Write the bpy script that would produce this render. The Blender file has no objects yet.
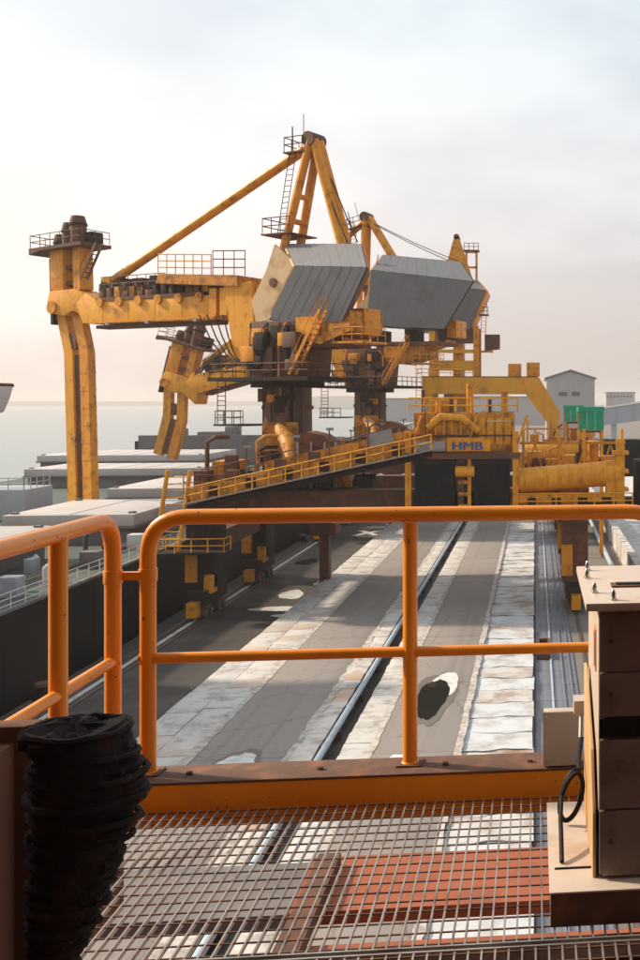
import bpy, bmesh, math, random
from mathutils import Vector, Matrix
R = math.radians
rnd = random.Random(7)
scene = bpy.context.scene
COL = scene.collection

# ------------------------------------------------------------------ camera
CAM_H = 16.0
cam_d = bpy.data.cameras.new('camera')
cam = bpy.data.objects.new('camera', cam_d); COL.objects.link(cam)
cam.location = (0, 0, CAM_H)
cam.rotation_euler = (R(90), 0, -math.atan(0.105))
cam_d.sensor_fit = 'VERTICAL'; cam_d.sensor_height = 24.0
cam_d.lens = 25.0
cam_d.shift_x = -320 / 960; cam_d.shift_y = -78 / 960
cam_d.clip_start = 0.05; cam_d.clip_end = 30000
scene.camera = cam

# ------------------------------------------------------------------ sky, sun, exposure
SUN_EL = R(33)
SUN_AZ = R(-72)            # clockwise from +Y (the quay direction), so to the left, a little ahead
sun_dir = Vector((math.sin(SUN_AZ) * math.cos(SUN_EL), math.cos(SUN_AZ) * math.cos(SUN_EL), math.sin(SUN_EL)))
world = bpy.data.worlds.new('World'); scene.world = world; world.use_nodes = True
wn, wl = world.node_tree.nodes, world.node_tree.links
wn.clear()
w_out = wn.new('ShaderNodeOutputWorld'); w_bg = wn.new('ShaderNodeBackground')
sky = wn.new('ShaderNodeTexSky'); sky.sky_type = 'NISHITA'; sky.sun_disc = False
sky.sun_elevation = SUN_EL; sky.sun_rotation = SUN_AZ
sky.air_density = 1.0; sky.dust_density = 6.0; sky.ozone_density = 1.0; sky.altitude = 0
tc = wn.new('ShaderNodeTexCoord'); mp = wn.new('ShaderNodeMapping')
mp.inputs['Scale'].default_value = (1.0, 1.0, 2.2)
nz = wn.new('ShaderNodeTexNoise'); nz.inputs['Scale'].default_value = 2.2; nz.inputs['Detail'].default_value = 5; nz.inputs['Roughness'].default_value = 0.5
rp = wn.new('ShaderNodeValToRGB')
rp.color_ramp.elements[0].position = 0.42; rp.color_ramp.elements[0].color = (0.55, 0.55, 0.55, 1)
rp.color_ramp.elements[1].position = 0.60; rp.color_ramp.elements[1].color = (0.90, 0.90, 0.90, 1)
sp = wn.new('ShaderNodeSeparateXYZ'); el = wn.new('ShaderNodeMapRange'); el.interpolation_type = 'SMOOTHSTEP'
el.inputs['From Min'].default_value = 0.0; el.inputs['From Max'].default_value = 0.42
vc = wn.new('ShaderNodeMix'); vc.data_type = 'RGBA'
vc.inputs['A'].default_value = (7.2, 6.3, 6.1, 1)      # dusty veil near the horizon, in the sky's own units
vc.inputs['B'].default_value = (5.6, 6.25, 6.6, 1)    # thin high cloud
mx = wn.new('ShaderNodeMix'); mx.data_type = 'RGBA'; mx.clamp_result = False
wl.new(tc.outputs['Generated'], mp.inputs['Vector']); wl.new(mp.outputs['Vector'], nz.inputs['Vector'])
wl.new(tc.outputs['Generated'], sp.inputs['Vector']); wl.new(sp.outputs['Z'], el.inputs['Value']); wl.new(el.outputs['Result'], vc.inputs['Factor'])
wl.new(nz.outputs['Fac'], rp.inputs['Fac']); wl.new(rp.outputs['Color'], mx.inputs['Factor'])
# the veil is brighter and creamier towards the sun, as any hazy sky is
dt = wn.new('ShaderNodeVectorMath'); dt.operation = 'DOT_PRODUCT'; dt.inputs[1].default_value = sun_dir
wl.new(tc.outputs['Generated'], dt.inputs[0])
au = wn.new('ShaderNodeMapRange'); au.interpolation_type = 'SMOOTHSTEP'; au.inputs['From Min'].default_value = -0.1; au.inputs['From Max'].default_value = 1.0
au.inputs['To Min'].default_value = 0.0; au.inputs['To Max'].default_value = 1.0
wl.new(dt.outputs['Value'], au.inputs['Value'])
vg = wn.new('ShaderNodeMix'); vg.data_type = 'RGBA'; vg.blend_type = 'MULTIPLY'; vg.inputs['B'].default_value = (1.28, 1.24, 1.18, 1)
wl.new(au.outputs['Result'], vg.inputs['Factor']); wl.new(vc.outputs['Result'], vg.inputs['A'])
wl.new(sky.outputs['Color'], mx.inputs['A']); wl.new(vg.outputs['Result'], mx.inputs['B'])
wl.new(mx.outputs['Result'], w_bg.inputs['Color'])
w_bg.inputs['Strength'].default_value = 0.12
wl.new(w_bg.outputs['Background'], w_out.inputs['Surface'])

sd = bpy.data.lights.new('sun', 'SUN'); sd.energy = 4.6; sd.angle = R(3.0); sd.color = (1.0, 0.84, 0.64)
sun = bpy.data.objects.new('sun', sd); COL.objects.link(sun)
sun.location = (-60, 40, 90)
sun.rotation_euler = (-sun_dir).to_track_quat('-Z', 'Y').to_euler()
vs = scene.view_settings
vs.view_transform = 'Standard'; vs.look = 'None'; vs.exposure = 0.3; vs.gamma = 1.0; vs.use_curve_mapping = False

# ------------------------------------------------------------------ materials
def new_mat(name):
    m = bpy.data.materials.new(name); m.use_nodes = True
    nt = m.node_tree; return m, nt.nodes, nt.links, nt.nodes['Principled BSDF']

def mixc(n, l, fac, a, b):
    x = n.new('ShaderNodeMix'); x.data_type = 'RGBA'
    for sock, v in (('Factor', fac), ('A', a), ('B', b)):
        s = [i for i in x.inputs if i.name == sock and (i.type == 'RGBA' if sock != 'Factor' else i.type == 'VALUE')][0]
        if isinstance(v, (tuple, float, int)):
            s.default_value = (*v, 1) if isinstance(v, tuple) else v
        else:
            l.new(v, s)
    return [o for o in x.outputs if o.type == 'RGBA'][0]

def noise_fac(n, l, scale, lo, hi, stretch=(1, 1, 1), detail=6, rough=0.6, off=0.0, coord=None):
    t = n.new('ShaderNodeNewGeometry'); m = n.new('ShaderNodeMapping'); m.inputs['Scale'].default_value = stretch
    m.inputs['Location'].default_value = (off, off * 0.7, off * 1.3)
    z = n.new('ShaderNodeTexNoise'); z.inputs['Scale'].default_value = scale; z.inputs['Detail'].default_value = detail; z.inputs['Roughness'].default_value = rough
    r = n.new('ShaderNodeMapRange'); r.inputs['From Min'].default_value = lo; r.inputs['From Max'].default_value = hi
    l.new(t.outputs['Position'], m.inputs['Vector']); l.new(m.outputs['Vector'], z.inputs['Vector']); l.new(z.outputs['Fac'], r.inputs['Value'])
    return r.outputs['Result'], z.outputs['Fac']

def surf(name, base, dirt=None, amount=0.5, scale=1.0, streak=None, streak_amt=0.4, rough=0.5, rough2=None,
         bump=0.0, bump_scale=None, spec=0.5, metal=0.0, tint=None, tint_scale=0.2, stretch=(1, 1, 1)):
    """weathered surface: base colour, patches of dirt, vertical runs, a broad tint and fine relief"""
    m, n, l, b = new_mat(name)
    c = base
    if tint:
        f, _ = noise_fac(n, l, tint_scale, 0.35, 0.7, stretch, 3, off=3.0); c = mixc(n, l, f, c, tint)
    if dirt:
        f, raw = noise_fac(n, l, scale, 0.62 - 0.25 * amount, 0.80 - 0.15 * amount, stretch)
        c = mixc(n, l, f, c, dirt)
        if rough2 is not None:
            r = n.new('ShaderNodeMapRange'); r.inputs['To Min'].default_value = rough; r.inputs['To Max'].default_value = rough2
            l.new(f, r.inputs['Value']); l.new(r.outputs['Result'], b.inputs['Roughness'])
    if streak:
        f, _ = noise_fac(n, l, scale * 3.0, 0.5, 0.85, (1, 1, 0.08), 4, off=11.0)
        k = n.new('ShaderNodeMath'); k.operation = 'MULTIPLY'; k.inputs[1].default_value = streak_amt; l.new(f, k.inputs[0])
        c = mixc(n, l, k.outputs[0], c, streak)
    if isinstance(c, tuple): b.inputs['Base Color'].default_value = (*c, 1)
    else: l.new(c, b.inputs['Base Color'])
    if rough2 is None or not dirt: b.inputs['Roughness'].default_value = rough
    b.inputs['Specular IOR Level'].default_value = spec; b.inputs['Metallic'].default_value = metal
    if bump:
        _, raw = noise_fac(n, l, bump_scale or scale * 8, 0, 1, stretch, 5)
        bp = n.new('ShaderNodeBump'); bp.inputs['Strength'].default_value = 0.6; bp.inputs['Distance'].default_value = bump
        l.new(raw, bp.inputs['Height']); l.new(bp.outputs['Normal'], b.inputs['Normal'])
    return m

M = {}
def rail_paint():
    m, n, l, b = new_mat('orange rail paint')
    f, _ = noise_fac(n, l, 2.0, .35, .7, off=3); c = mixc(n, l, f, (0.82, 0.275, 0.011), (0.76, 0.225, 0.009))
    f, _ = noise_fac(n, l, 7.0, .58, .85, off=8); k = n.new('ShaderNodeMath'); k.operation = 'MULTIPLY'; k.inputs[1].default_value = .6; l.new(f, k.inputs[0]); c = mixc(n, l, k.outputs[0], c, (0.40, 0.13, 0.02))
    f, _ = noise_fac(n, l, 38.0, .69, .71, (1, 1, 1), 3, off=1); c = mixc(n, l, f, c, (0.10, 0.035, 0.016))
    l.new(c, b.inputs['Base Color'])
    r = n.new('ShaderNodeMapRange'); r.inputs['To Min'].default_value = .34; r.inputs['To Max'].default_value = .8; l.new(f, r.inputs['Value']); l.new(r.outputs['Result'], b.inputs['Roughness'])
    _, raw = noise_fac(n, l, 26, 0, 1, (1, 1, 1), 4, off=4); bp = n.new('ShaderNodeBump'); bp.inputs['Strength'].default_value = .5; bp.inputs['Distance'].default_value = .0016; l.new(raw, bp.inputs['Height']); l.new(bp.outputs['Normal'], b.inputs['Normal'])
    return m
M['rail'] = rail_paint()
M['amberdirty'] = surf('grimy orange paint', (0.52, 0.19, 0.015), (0.14, 0.048, 0.018), 0.72, 1.6, (0.10, 0.04, 0.016), 0.8, 0.55, 0.85, tint=(0.60, 0.26, 0.02), tint_scale=0.5, spec=.3)
M['dirtsteel'] = surf('dirty rusted flange', (0.105, 0.052, 0.034), (0.22, 0.09, 0.04), 0.5, 9.0, rough=0.85, bump=0.002, bump_scale=60)
M['amber'] = surf('weathered amber paint', (0.74, 0.325, 0.014), (0.24, 0.09, 0.022), 0.30, 1.1, (0.20, 0.08, 0.024), 0.55, 0.45, 0.75, tint=(0.62, 0.25, 0.012), tint_scale=0.3, spec=.3)
M['amber2'] = surf('deep orange paint', (0.64, 0.225, 0.010), (0.19, 0.062, 0.016), 0.40, 1.3, (0.16, 0.055, 0.018), 0.6, 0.45, 0.75, tint=(0.70, 0.30, 0.014), tint_scale=0.4, spec=.3)
M['yellow'] = surf('yellow crane paint', (0.70, 0.35, 0.025), (0.36, 0.15, 0.03), 0.4, 0.35, (0.25, 0.12, 0.04), 0.4, 0.5, 0.7, tint=(0.70, 0.32, 0.015), tint_scale=0.2, spec=.3)
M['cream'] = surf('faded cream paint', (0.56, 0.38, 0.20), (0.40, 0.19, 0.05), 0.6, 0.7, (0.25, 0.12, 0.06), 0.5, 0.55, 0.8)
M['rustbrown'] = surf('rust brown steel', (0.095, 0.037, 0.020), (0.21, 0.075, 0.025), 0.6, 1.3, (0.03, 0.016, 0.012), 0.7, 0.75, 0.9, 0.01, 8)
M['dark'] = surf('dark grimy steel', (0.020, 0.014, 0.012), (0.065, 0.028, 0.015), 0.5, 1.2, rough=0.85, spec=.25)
M['column'] = surf('grey brown column', (0.070, 0.036, 0.024), (0.16, 0.055, 0.02), 0.6, 0.9, (0.03, 0.02, 0.016), 0.7, 0.6, 0.8)
M['clad'] = surf('grey sheet cladding', (0.150, 0.155, 0.168), (0.115, 0.112, 0.115), 0.4, 0.4, (0.10, 0.095, 0.095), 0.45, 0.5, 0.6)
M['black'] = surf('black panel', (0.007, 0.007, 0.008), (0.02, 0.017, 0.015), 0.5, 0.8, rough=0.8, spec=.25)
M['blue'] = surf('blue lettering', (0.035, 0.07, 0.22), (0.12, 0.08, 0.06), 0.5, 2.5, rough=0.6)
M['greyplate'] = surf('grey plate', (0.26, 0.24, 0.23), (0.18, 0.14, 0.11), 0.5, 1.5, rough=0.6)
M['concrete'] = surf('pale concrete', (0.55, 0.53, 0.51), (0.30, 0.26, 0.235), 0.62, 1.1, None, 0, 0.9, None, 0.01, 6, tint=(0.54, 0.50, 0.47), tint_scale=0.12)
M['rustconcrete'] = surf('rust stained pale concrete', (0.58, 0.53, 0.49), (0.42, 0.24, 0.15), 0.62, 0.35, None, 0, 0.9, None, 0.01, 6, tint=(0.40, 0.33, 0.28), tint_scale=0.2)
def paving_mat(name, base, tint, track, crack):
    m, n, l, b = new_mat(name)
    f, _ = noise_fac(n, l, 0.10, 0.35, 0.7, (1, .5, 1), 4, off=2.0); c = mixc(n, l, f, base, tint)
    f, _ = noise_fac(n, l, 1.6, 0.48, 0.75, (1, .02, 1), 3, off=5.0, coord='Object')
    k = n.new('ShaderNodeMath'); k.operation = 'MULTIPLY'; k.inputs[1].default_value = .55; l.new(f, k.inputs[0]); c = mixc(n, l, k.outputs[0], c, track)
    f, _ = noise_fac(n, l, 0.9, 0.60, 0.74, (1, 1, 1), 6, off=9.0); c = mixc(n, l, f, c, track)
    t = n.new('ShaderNodeNewGeometry'); d = n.new('ShaderNodeTexNoise'); d.inputs['Scale'].default_value = 1.2
    a = n.new('ShaderNodeMixRGB'); a.blend_type = 'ADD'; a.inputs['Fac'].default_value = .8; l.new(t.outputs['Position'], a.inputs['Color1']); l.new(t.outputs['Position'], d.inputs['Vector']); l.new(d.outputs['Color'], a.inputs['Color2'])
    v = n.new('ShaderNodeTexVoronoi'); v.feature = 'DISTANCE_TO_EDGE'; v.inputs['Scale'].default_value = .16; l.new(a.outputs['Color'], v.inputs['Vector'])
    r = n.new('ShaderNodeMapRange'); r.inputs['From Min'].default_value = .004; r.inputs['From Max'].default_value = .010; r.inputs['To Min'].default_value = .38; r.inputs['To Max'].default_value = 0; l.new(v.outputs['Distance'], r.inputs['Value'])
    c = mixc(n, l, r.outputs['Result'], c, crack)
    l.new(c, b.inputs['Base Color']); b.inputs['Roughness'].default_value = .78
    _, raw = noise_fac(n, l, 8, 0, 1, (1, 1, 1), 5); bp = n.new('ShaderNodeBump'); bp.inputs['Distance'].default_value = .008; l.new(raw, bp.inputs['Height']); l.new(bp.outputs['Normal'], b.inputs['Normal'])
    return m
M['slab'] = paving_mat('grey paving', (0.235, 0.205, 0.19), (0.27, 0.235, 0.215), (0.155, 0.13, 0.117), (0.10, 0.075, 0.06))
M['chalk'] = surf('chalky white spillage', (0.50, 0.48, 0.46), (0.26, 0.225, 0.205), 0.85, 2.2, None, 0, 0.95, None, 0.01, 9, tint=(0.55, 0.47, 0.41), tint_scale=0.25)
M['asphalt'] = surf('dark dock asphalt', (0.040, 0.033, 0.029), (0.075, 0.060, 0.051), 0.6, 0.22, None, 0, 0.85, 0.6, 0.01, 8, tint=(0.058, 0.048, 0.042), tint_scale=0.06)
M['ground'] = surf('dusty yard ground', (0.17, 0.145, 0.125), (0.11, 0.095, 0.085), 0.5, 0.05, rough=0.95)
M['sheet'] = surf('white weathered sheet', (0.56, 0.59, 0.62), (0.33, 0.29, 0.26), 0.60, 0.8, None, 0, 0.6, 0.85, 0.006, 5, tint=(0.52, 0.53, 0.55), tint_scale=0.15)
M['sheet2'] = surf('grimy weathered sheet', (0.50, 0.485, 0.47), (0.26, 0.17, 0.115), 0.62, 0.7, None, 0, 0.65, 0.9, 0.006, 5, tint=(0.54, 0.53, 0.52), tint_scale=0.3)
M['bluegrey'] = surf('blue grey roof sheet', (0.165, 0.18, 0.22), (0.11, 0.115, 0.135), 0.5, 0.5, rough=0.45)
M['pipe'] = surf('pale blue pipe', (0.42, 0.50, 0.58), (0.30, 0.31, 0.32), 0.5, 0.7, rough=0.4)
M['trench'] = surf('wet dark trench', (0.018, 0.016, 0.016), (0.07, 0.04, 0.025), 0.5, 0.4, rough=0.5)
M['steelrail'] = surf('worn rail steel', (0.16, 0.13, 0.115), (0.10, 0.055, 0.035), 0.5, 1.0, rough=0.45, metal=0.5)
M['hull'] = surf('black hull paint', (0.012, 0.012, 0.013), (0.055, 0.036, 0.028), 0.5, 0.12, (0.05, 0.028, 0.02), 0.5, 0.6, 0.8, spec=.15)
M['deck'] = surf('dull green deck paint', (0.045, 0.072, 0.06), (0.09, 0.065, 0.05), 0.5, 0.2, rough=0.75)
M['hatch'] = surf('pale hatch paint', (0.50, 0.46, 0.445), (0.36, 0.31, 0.28), 0.45, 0.16, None, 0, 0.6, 0.75, tint=(0.44, 0.41, 0.40), tint_scale=0.05)
M['coaming'] = surf('coaming grey', (0.16, 0.145, 0.14), (0.10, 0.07, 0.055), 0.5, 0.35, (0.07, 0.05, 0.04), 0.4, 0.7)
M['shipwhite'] = surf('white ship paint', (0.60, 0.58, 0.57), (0.42, 0.33, 0.27), 0.35, 0.4, rough=0.45)
M['shipgrey'] = surf('light grey deck gear paint', (0.36, 0.38, 0.41), (0.22, 0.19, 0.17), 0.4, 0.4, rough=0.5)
M['galv'] = surf('galvanised bar', (0.40, 0.365, 0.345), (0.16, 0.10, 0.075), 0.5, 5.0, rough=0.42, rough2=0.7, metal=0.55)
M['beige'] = surf('beige cabinet enamel', (0.52, 0.43, 0.36), (0.40, 0.27, 0.18), 0.3, 5.0, (0.36, 0.25, 0.17), 0.25, 0.42, 0.6, 0.0004, 120)
M['brownpanel'] = surf('brown cabinet enamel', (0.21, 0.155, 0.13), (0.11, 0.07, 0.055), 0.4, 6.0, (0.09, 0.06, 0.048), 0.4, 0.5, 0.7, 0.0004, 120)
M['redoxide'] = surf('red oxide primer', (0.31, 0.078, 0.026), (0.20, 0.055, 0.023), 0.5, 1.2, rough=0.7)
M['rubber'] = surf('tarry dark rope', (0.007, 0.0030, 0.0022), (0.045, 0.014, 0.007), 0.5, 14.0, rough=0.9, bump=0.004, bump_scale=120)
M['cable'] = surf('black cable', (0.006, 0.006, 0.006), rough=0.6, spec=.25)
M['chrome'] = surf('bolt steel', (0.55, 0.53, 0.50), rough=0.25, metal=1.0)
M['damp'] = surf('damp paving', (0.15, 0.128, 0.115), (0.19, 0.165, 0.15), 0.5, 0.9, rough=0.45)
M['white_patch'] = surf('painted sky reflection', (0.64, 0.63, 0.62), (0.40, 0.37, 0.34), 0.55, 1.6, rough=0.6)  # bright sky mirrored in puddles, put into the colour
M['paint'] = surf('white road paint', (0.62, 0.60, 0.58), (0.35, 0.31, 0.28), 0.5, 1.6, rough=0.8)
M['farwall'] = surf('grey warehouse sheet', (0.36, 0.345, 0.35), (0.31, 0.30, 0.305), 0.5, 0.05, (0.22, 0.21, 0.21), 0.3, 0.7)  # pale walls: part of the distance haze is put into the colour
M['gallery'] = surf('blue grey gallery sheet', (0.25, 0.28, 0.31), (0.20, 0.21, 0.22), 0.4, 0.1, rough=0.6)
M['farland'] = surf('distant land', (0.11, 0.115, 0.115), (0.15, 0.15, 0.145), 0.5, 0.01, rough=1.0)
M['window'] = surf('dark window', (0.03, 0.032, 0.036), rough=0.2)

def water_mat(name, col, rough, scale, dist, stretch=(1, 1, 1)):
    m, n, l, b = new_mat(name)
    b.inputs['Base Color'].default_value = (*col, 1); b.inputs['Roughness'].default_value = rough; b.inputs['IOR'].default_value = 1.33
    _, raw = noise_fac(n, l, scale, 0, 1, stretch, 6, 0.6)
    bp = n.new('ShaderNodeBump'); bp.inputs['Strength'].default_value = 1.0; bp.inputs['Distance'].default_value = dist
    l.new(raw, bp.inputs['Height']); l.new(bp.outputs['Normal'], b.inputs['Normal'])
    return m
M['sea'] = water_mat('harbour water', (0.06, 0.15, 0.16), 0.16, 0.10, 0.5, (0.6, 1, 1))
M['puddle'] = water_mat('puddle water', (0.02, 0.018, 0.016), 0.02, 1.2, 0.0015)

def net_mat():
    m, n, l, b = new_mat('green mesh netting')
    b.inputs['Base Color'].default_value = (0.0, 0.26, 0.13, 1); b.inputs['Roughness'].default_value = 0.8
    f, _ = noise_fac(n, l, 1.2, 0.3, 0.7)
    c = mixc(n, l, f, (0.005, 0.24, 0.12), (0.01, 0.34, 0.19)); l.new(c, b.inputs['Base Color'])
    return m
M['net'] = net_mat()

# ------------------------------------------------------------------ mesh helpers
class MB:
    def __init__(self, T=None): self.v = []; self.f = []; self.T = T
    def add(self, vs, fs):
        o = len(self.v)
        self.v += [self.T(*p) if self.T else Vector(p) for p in vs]
        self.f += [tuple(i + o for i in f) for f in fs]
        return self
    def box(self, x0, x1, y0, y1, z0, z1):
        vs = [(x, y, z) for z in (z0, z1) for x, y in ((x0, y0), (x1, y0), (x1, y1), (x0, y1))]
        return self.add(vs, [(3, 2, 1, 0), (4, 5, 6, 7), (0, 1, 5, 4), (1, 2, 6, 5), (2, 3, 7, 6), (3, 0, 4, 7)])
    def beam(self, p, q, w, h, up=(0, 0, 1)):
        p, q, up = Vector(p), Vector(q), Vector(up); d = (q - p).normalized()
        s = d.cross(up)
        if s.length < 1e-4: s = d.cross(Vector((1, 0, 0)))
        s.normalize(); u = s.cross(d)
        vs = [e + s * (a * w / 2) + u * (c * h / 2) for e in (p, q) for a, c in ((-1, -1), (1, -1), (1, 1), (-1, 1))]
        return self.add([tuple(x) for x in vs], [(0, 1, 2, 3), (7, 6, 5, 4), (0, 4, 5, 1), (1, 5, 6, 2), (2, 6, 7, 3), (3, 7, 4, 0)])
    def tube(self, pts, r, n=8, closed=False):
        pts = [Vector(p) for p in pts]; k = len(pts)
        rr = r if isinstance(r, (list, tuple)) else [r] * k
        vs, fs = [], []; ref = None
        for i, p in enumerate(pts):
            a = pts[(i - 1) % k] if (closed or i) else p; b = pts[(i + 1) % k] if (closed or i < k - 1) else p
            d = (b - a).normalized()
            if ref is None:
                ref = d.cross(Vector((0, 0, 1)))
                if ref.length < 1e-3: ref = d.cross(Vector((1, 0, 0)))
            ref = (ref - d * ref.dot(d)).normalized(); w = d.cross(ref)
            vs += [tuple(p + (ref * math.cos(t) + w * math.sin(t)) * rr[i]) for t in (2 * math.pi * j / n for j in range(n))]
        for i in range(k if closed else k - 1):
            for j in range(n):
                a, b = i * n, ((i + 1) % k) * n
                fs.append((a + j, a + (j + 1) % n, b + (j + 1) % n, b + j))
        if not closed:
            fs.append(tuple(range(n))[::-1]); fs.append(tuple((k - 1) * n + j for j in range(n)))
        return self.add(vs, fs)
    def prism(self, poly, off):
        n = len(poly); off = Vector(off); a = [Vector(p) for p in poly]
        vs = [tuple(p) for p in a] + [tuple(p + off) for p in a]
        return self.add(vs, [tuple(range(n))[::-1], tuple(range(n, 2 * n))] + [(i, (i + 1) % n, n + (i + 1) % n, n + i) for i in range(n)])
    def mesh(self, name, mat, loc=(0, 0, 0), bevel=0, smooth=True):
        me = bpy.data.meshes.new(name); L = Vector(loc)
        me.from_pydata([tuple(Vector(p) - L) for p in self.v], [], self.f)
        bm = bmesh.new(); bm.from_mesh(me)
        bmesh.ops.recalc_face_normals(bm, faces=bm.faces)
        if bevel:
            bmesh.ops.bevel(bm, geom=[e for e in bm.edges if e.is_manifold and e.calc_face_angle(0) > 0.5], offset=bevel, segments=2, affect='EDGES', profile=0.6)
        bm.to_mesh(me); bm.free()
        me.materials.append(M[mat])
        if smooth:
            me.polygons.foreach_set('use_smooth', [True] * len(me.polygons)); me.set_sharp_from_angle(angle=R(35))
        return me
    def build(self, name, mat, parent=None, bevel=0, smooth=True):
        loc = wpos(parent) if parent else Vector()
        o = bpy.data.objects.new(name, self.mesh(name, mat, loc, bevel, smooth)); COL.objects.link(o)
        if parent: o.parent = parent
        return o

def wpos(o):
    p = Vector(o.location)
    while o.parent: o = o.parent; p += Vector(o.location)
    return p

def tag(o, label=None, cat=None, group=None, kind=None):
    if label: o['label'] = label
    if cat: o['category'] = cat
    if group: o['group'] = group
    if kind: o['kind'] = kind
    return o
def thing(name, label, cat, loc=(0, 0, 0), group=None):
    o = bpy.data.objects.new(name, None); COL.objects.link(o); o.location = loc; o.empty_display_size = 0.3
    return tag(o, label, cat, group)
def struct(name, mb, mat, **k):
    return tag(mb.build(name, mat, **k), kind='structure')
def inst(name, me, parent, loc, rot=(0, 0, 0)):
    o = bpy.data.objects.new(name, me); COL.objects.link(o); o.parent = parent
    o.location = Vector(loc) - wpos(parent); o.rotation_euler = rot
    return o

def arc_path(pts, r, n=6):
    """polyline with rounded corners"""
    pts = [Vector(p) for p in pts]; out = [pts[0]]
    for i in range(1, len(pts) - 1):
        p, a, b = pts[i], (pts[i - 1] - pts[i]).normalized(), (pts[i + 1] - pts[i]).normalized()
        s, e = p + a * r, p + b * r
        for k in range(n + 1):
            t = k / n; out.append(s * (1 - t) ** 2 + p * 2 * t * (1 - t) + e * t ** 2)
    return out + [pts[-1]]

def railing(path, h=1.1, step=1.6, r=0.035, T=None, mid=2, up=(0, 0, 1)):
    mb = MB(T); path = [Vector(p) for p in path]; up = Vector(up)
    for a, b in zip(path[:-1], path[1:]):
        for k in range(1, mid + 1):
            mb.tube([a + up * h * k / mid, b + up * h * k / mid], r, 4)
        m = max(1, round((b - a).length / step))
        for i in range(m + 1):
            p = a.lerp(b, i / m); mb.tube([p, p + up * h], r, 4)
    return mb

def ladder(p, q, w=0.5, T=None, side=(1, 0, 0), r=0.035, step=0.4):
    mb = MB(T); p, q = Vector(p), Vector(q); s = Vector(side).normalized() * w / 2
    mb.tube([p - s, q - s], r, 4); mb.tube([p + s, q + s], r, 4)
    n = int((q - p).length / step)
    for i in range(1, n): c = p.lerp(q, i / n); mb.tube([c - s, c + s], r * 0.7, 4)
    return mb

def stairs(p, q, w=0.8, T=None, side=(0, 1, 0), n=10):
    """inclined stair: two strings, treads and hand rails"""
    mb = MB(T); p, q = Vector(p), Vector(q); s = Vector(side).normalized() * w / 2
    for k in (-1, 1):
        mb.beam(p + s * k, q + s * k, 0.07, 0.26)
        mb.tube([p + s * k + Vector((0, 0, 1)), q + s * k + Vector((0, 0, 1))], 0.035, 4)
        for i in range(0, n + 1, 3):
            c = p.lerp(q, i / n) + s * k; mb.tube([c, c + Vector((0, 0, 1))], 0.03, 4)
    for i in range(n): c = p.lerp(q, (i + 0.5) / n); mb.beam(c - s, c + s, 0.25, 0.04)
    return mb

# ------------------------------------------------------------------ setting: water and ground
struct('sea', MB().add([(-6000, -3000, -3), (-26.5, -3000, -3), (-26.5, 6000, -3), (-6000, 6000, -3)], [(0, 1, 2, 3)]), 'sea')
QUAY_END = 900
struct('ground', MB().box(-27, 5500, -60, 5500, -9, 0), 'ground', smooth=False)
struct('quay_apron', MB().box(-26.99, -18.3, -50, QUAY_END, 0.0, 0.006), 'asphalt', smooth=False)

STRIP_Y0, STRIP_Y1 = 20.0, 330.0
def strip(name, x0, x1, z1, mat, y0=STRIP_Y0, y1=STRIP_Y1):
    return struct(name, MB().box(x0, x1, y0, y1, 0.01, z1), mat, smooth=False)
# long raised paving beds with pieces on them
bed = strip('paving_bed', -15.0, -10.6, 0.46, 'slab', 8)
bed2 = strip('paving_bed', -7.3, -3.3, 0.46, 'slab', 8)
tr = strip('cable_trench', -9.62, -8.62, 0.05, 'trench', 8)

# individual kerb blocks and paving slabs, laid with uneven joints
def block_row(parent_name, x0, x1, z, mats, length, y0, y1, cols=1, jitter=0.02, piece='block', gap=0.028, thick=0.46, base_mat='trench'):
    base = strip(parent_name, x0 + 0.02, x1 - 0.02, z - 0.08, base_mat, y0, STRIP_Y1)
    meshes = []
    cw = (x1 - x0) / cols
    for m in mats:
        for q in range(3):
            a = (cw - gap) / 2; b = (length - gap) / 2; j = lambda: rnd.uniform(-0.03, 0.03)
            pl = [(-a + j(), -b + j(), 0), (a + j(), -b + j(), 0), (a + j(), b + j(), 0), (-a + j(), b + j(), 0)]
            bl = MB().prism([(x, y, -0.06) for x, y, _ in pl], (0, 0, 0.10))
            meshes.append(bl.mesh(piece, m, bevel=0.012))
    n = int((y1 - y0) / length)
    for i in range(n):
        for c in range(cols):
            me = meshes[rnd.randrange(len(meshes))]
            if x0 < -14 and i < 18 and rnd.random() < .5 - i * .02: me = meshes[-1 - rnd.randrange(3)]
            o = inst(piece, me, base, (x0 + cw * (c + 0.5), y0 + length * (i + 0.5 + (0.35 if c % 2 else 0)), z - 0.03 + rnd.uniform(-jitter, jitter)),
                     (rnd.uniform(-.006, .006), rnd.uniform(-.008, .008), rnd.uniform(-.012, .012)))
    # beyond the pieces one can tell apart the kerb goes on as plain concrete
    far = MB().box(x0 + 0.03, x1 - 0.03, y0 + n * length + 1, STRIP_Y1, 0.02, z); far.build('far_kerb', mats[0], base, smooth=False)
    return base
block_row('kerb', -18.3, -15.02, 0.5, ['concrete'] * 7 + ['rustconcrete'], 1.75, 24, 150, 2)
block_row('trench_edge', -10.58, -9.64, 0.5, ['concrete'] * 7 + ['rustconcrete'], 1.5, 24, 140, 1)
block_row('trench_edge', -8.60, -7.32, 0.5, ['concrete'] * 7 + ['rustconcrete'], 1.5, 24, 140, 1)

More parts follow.
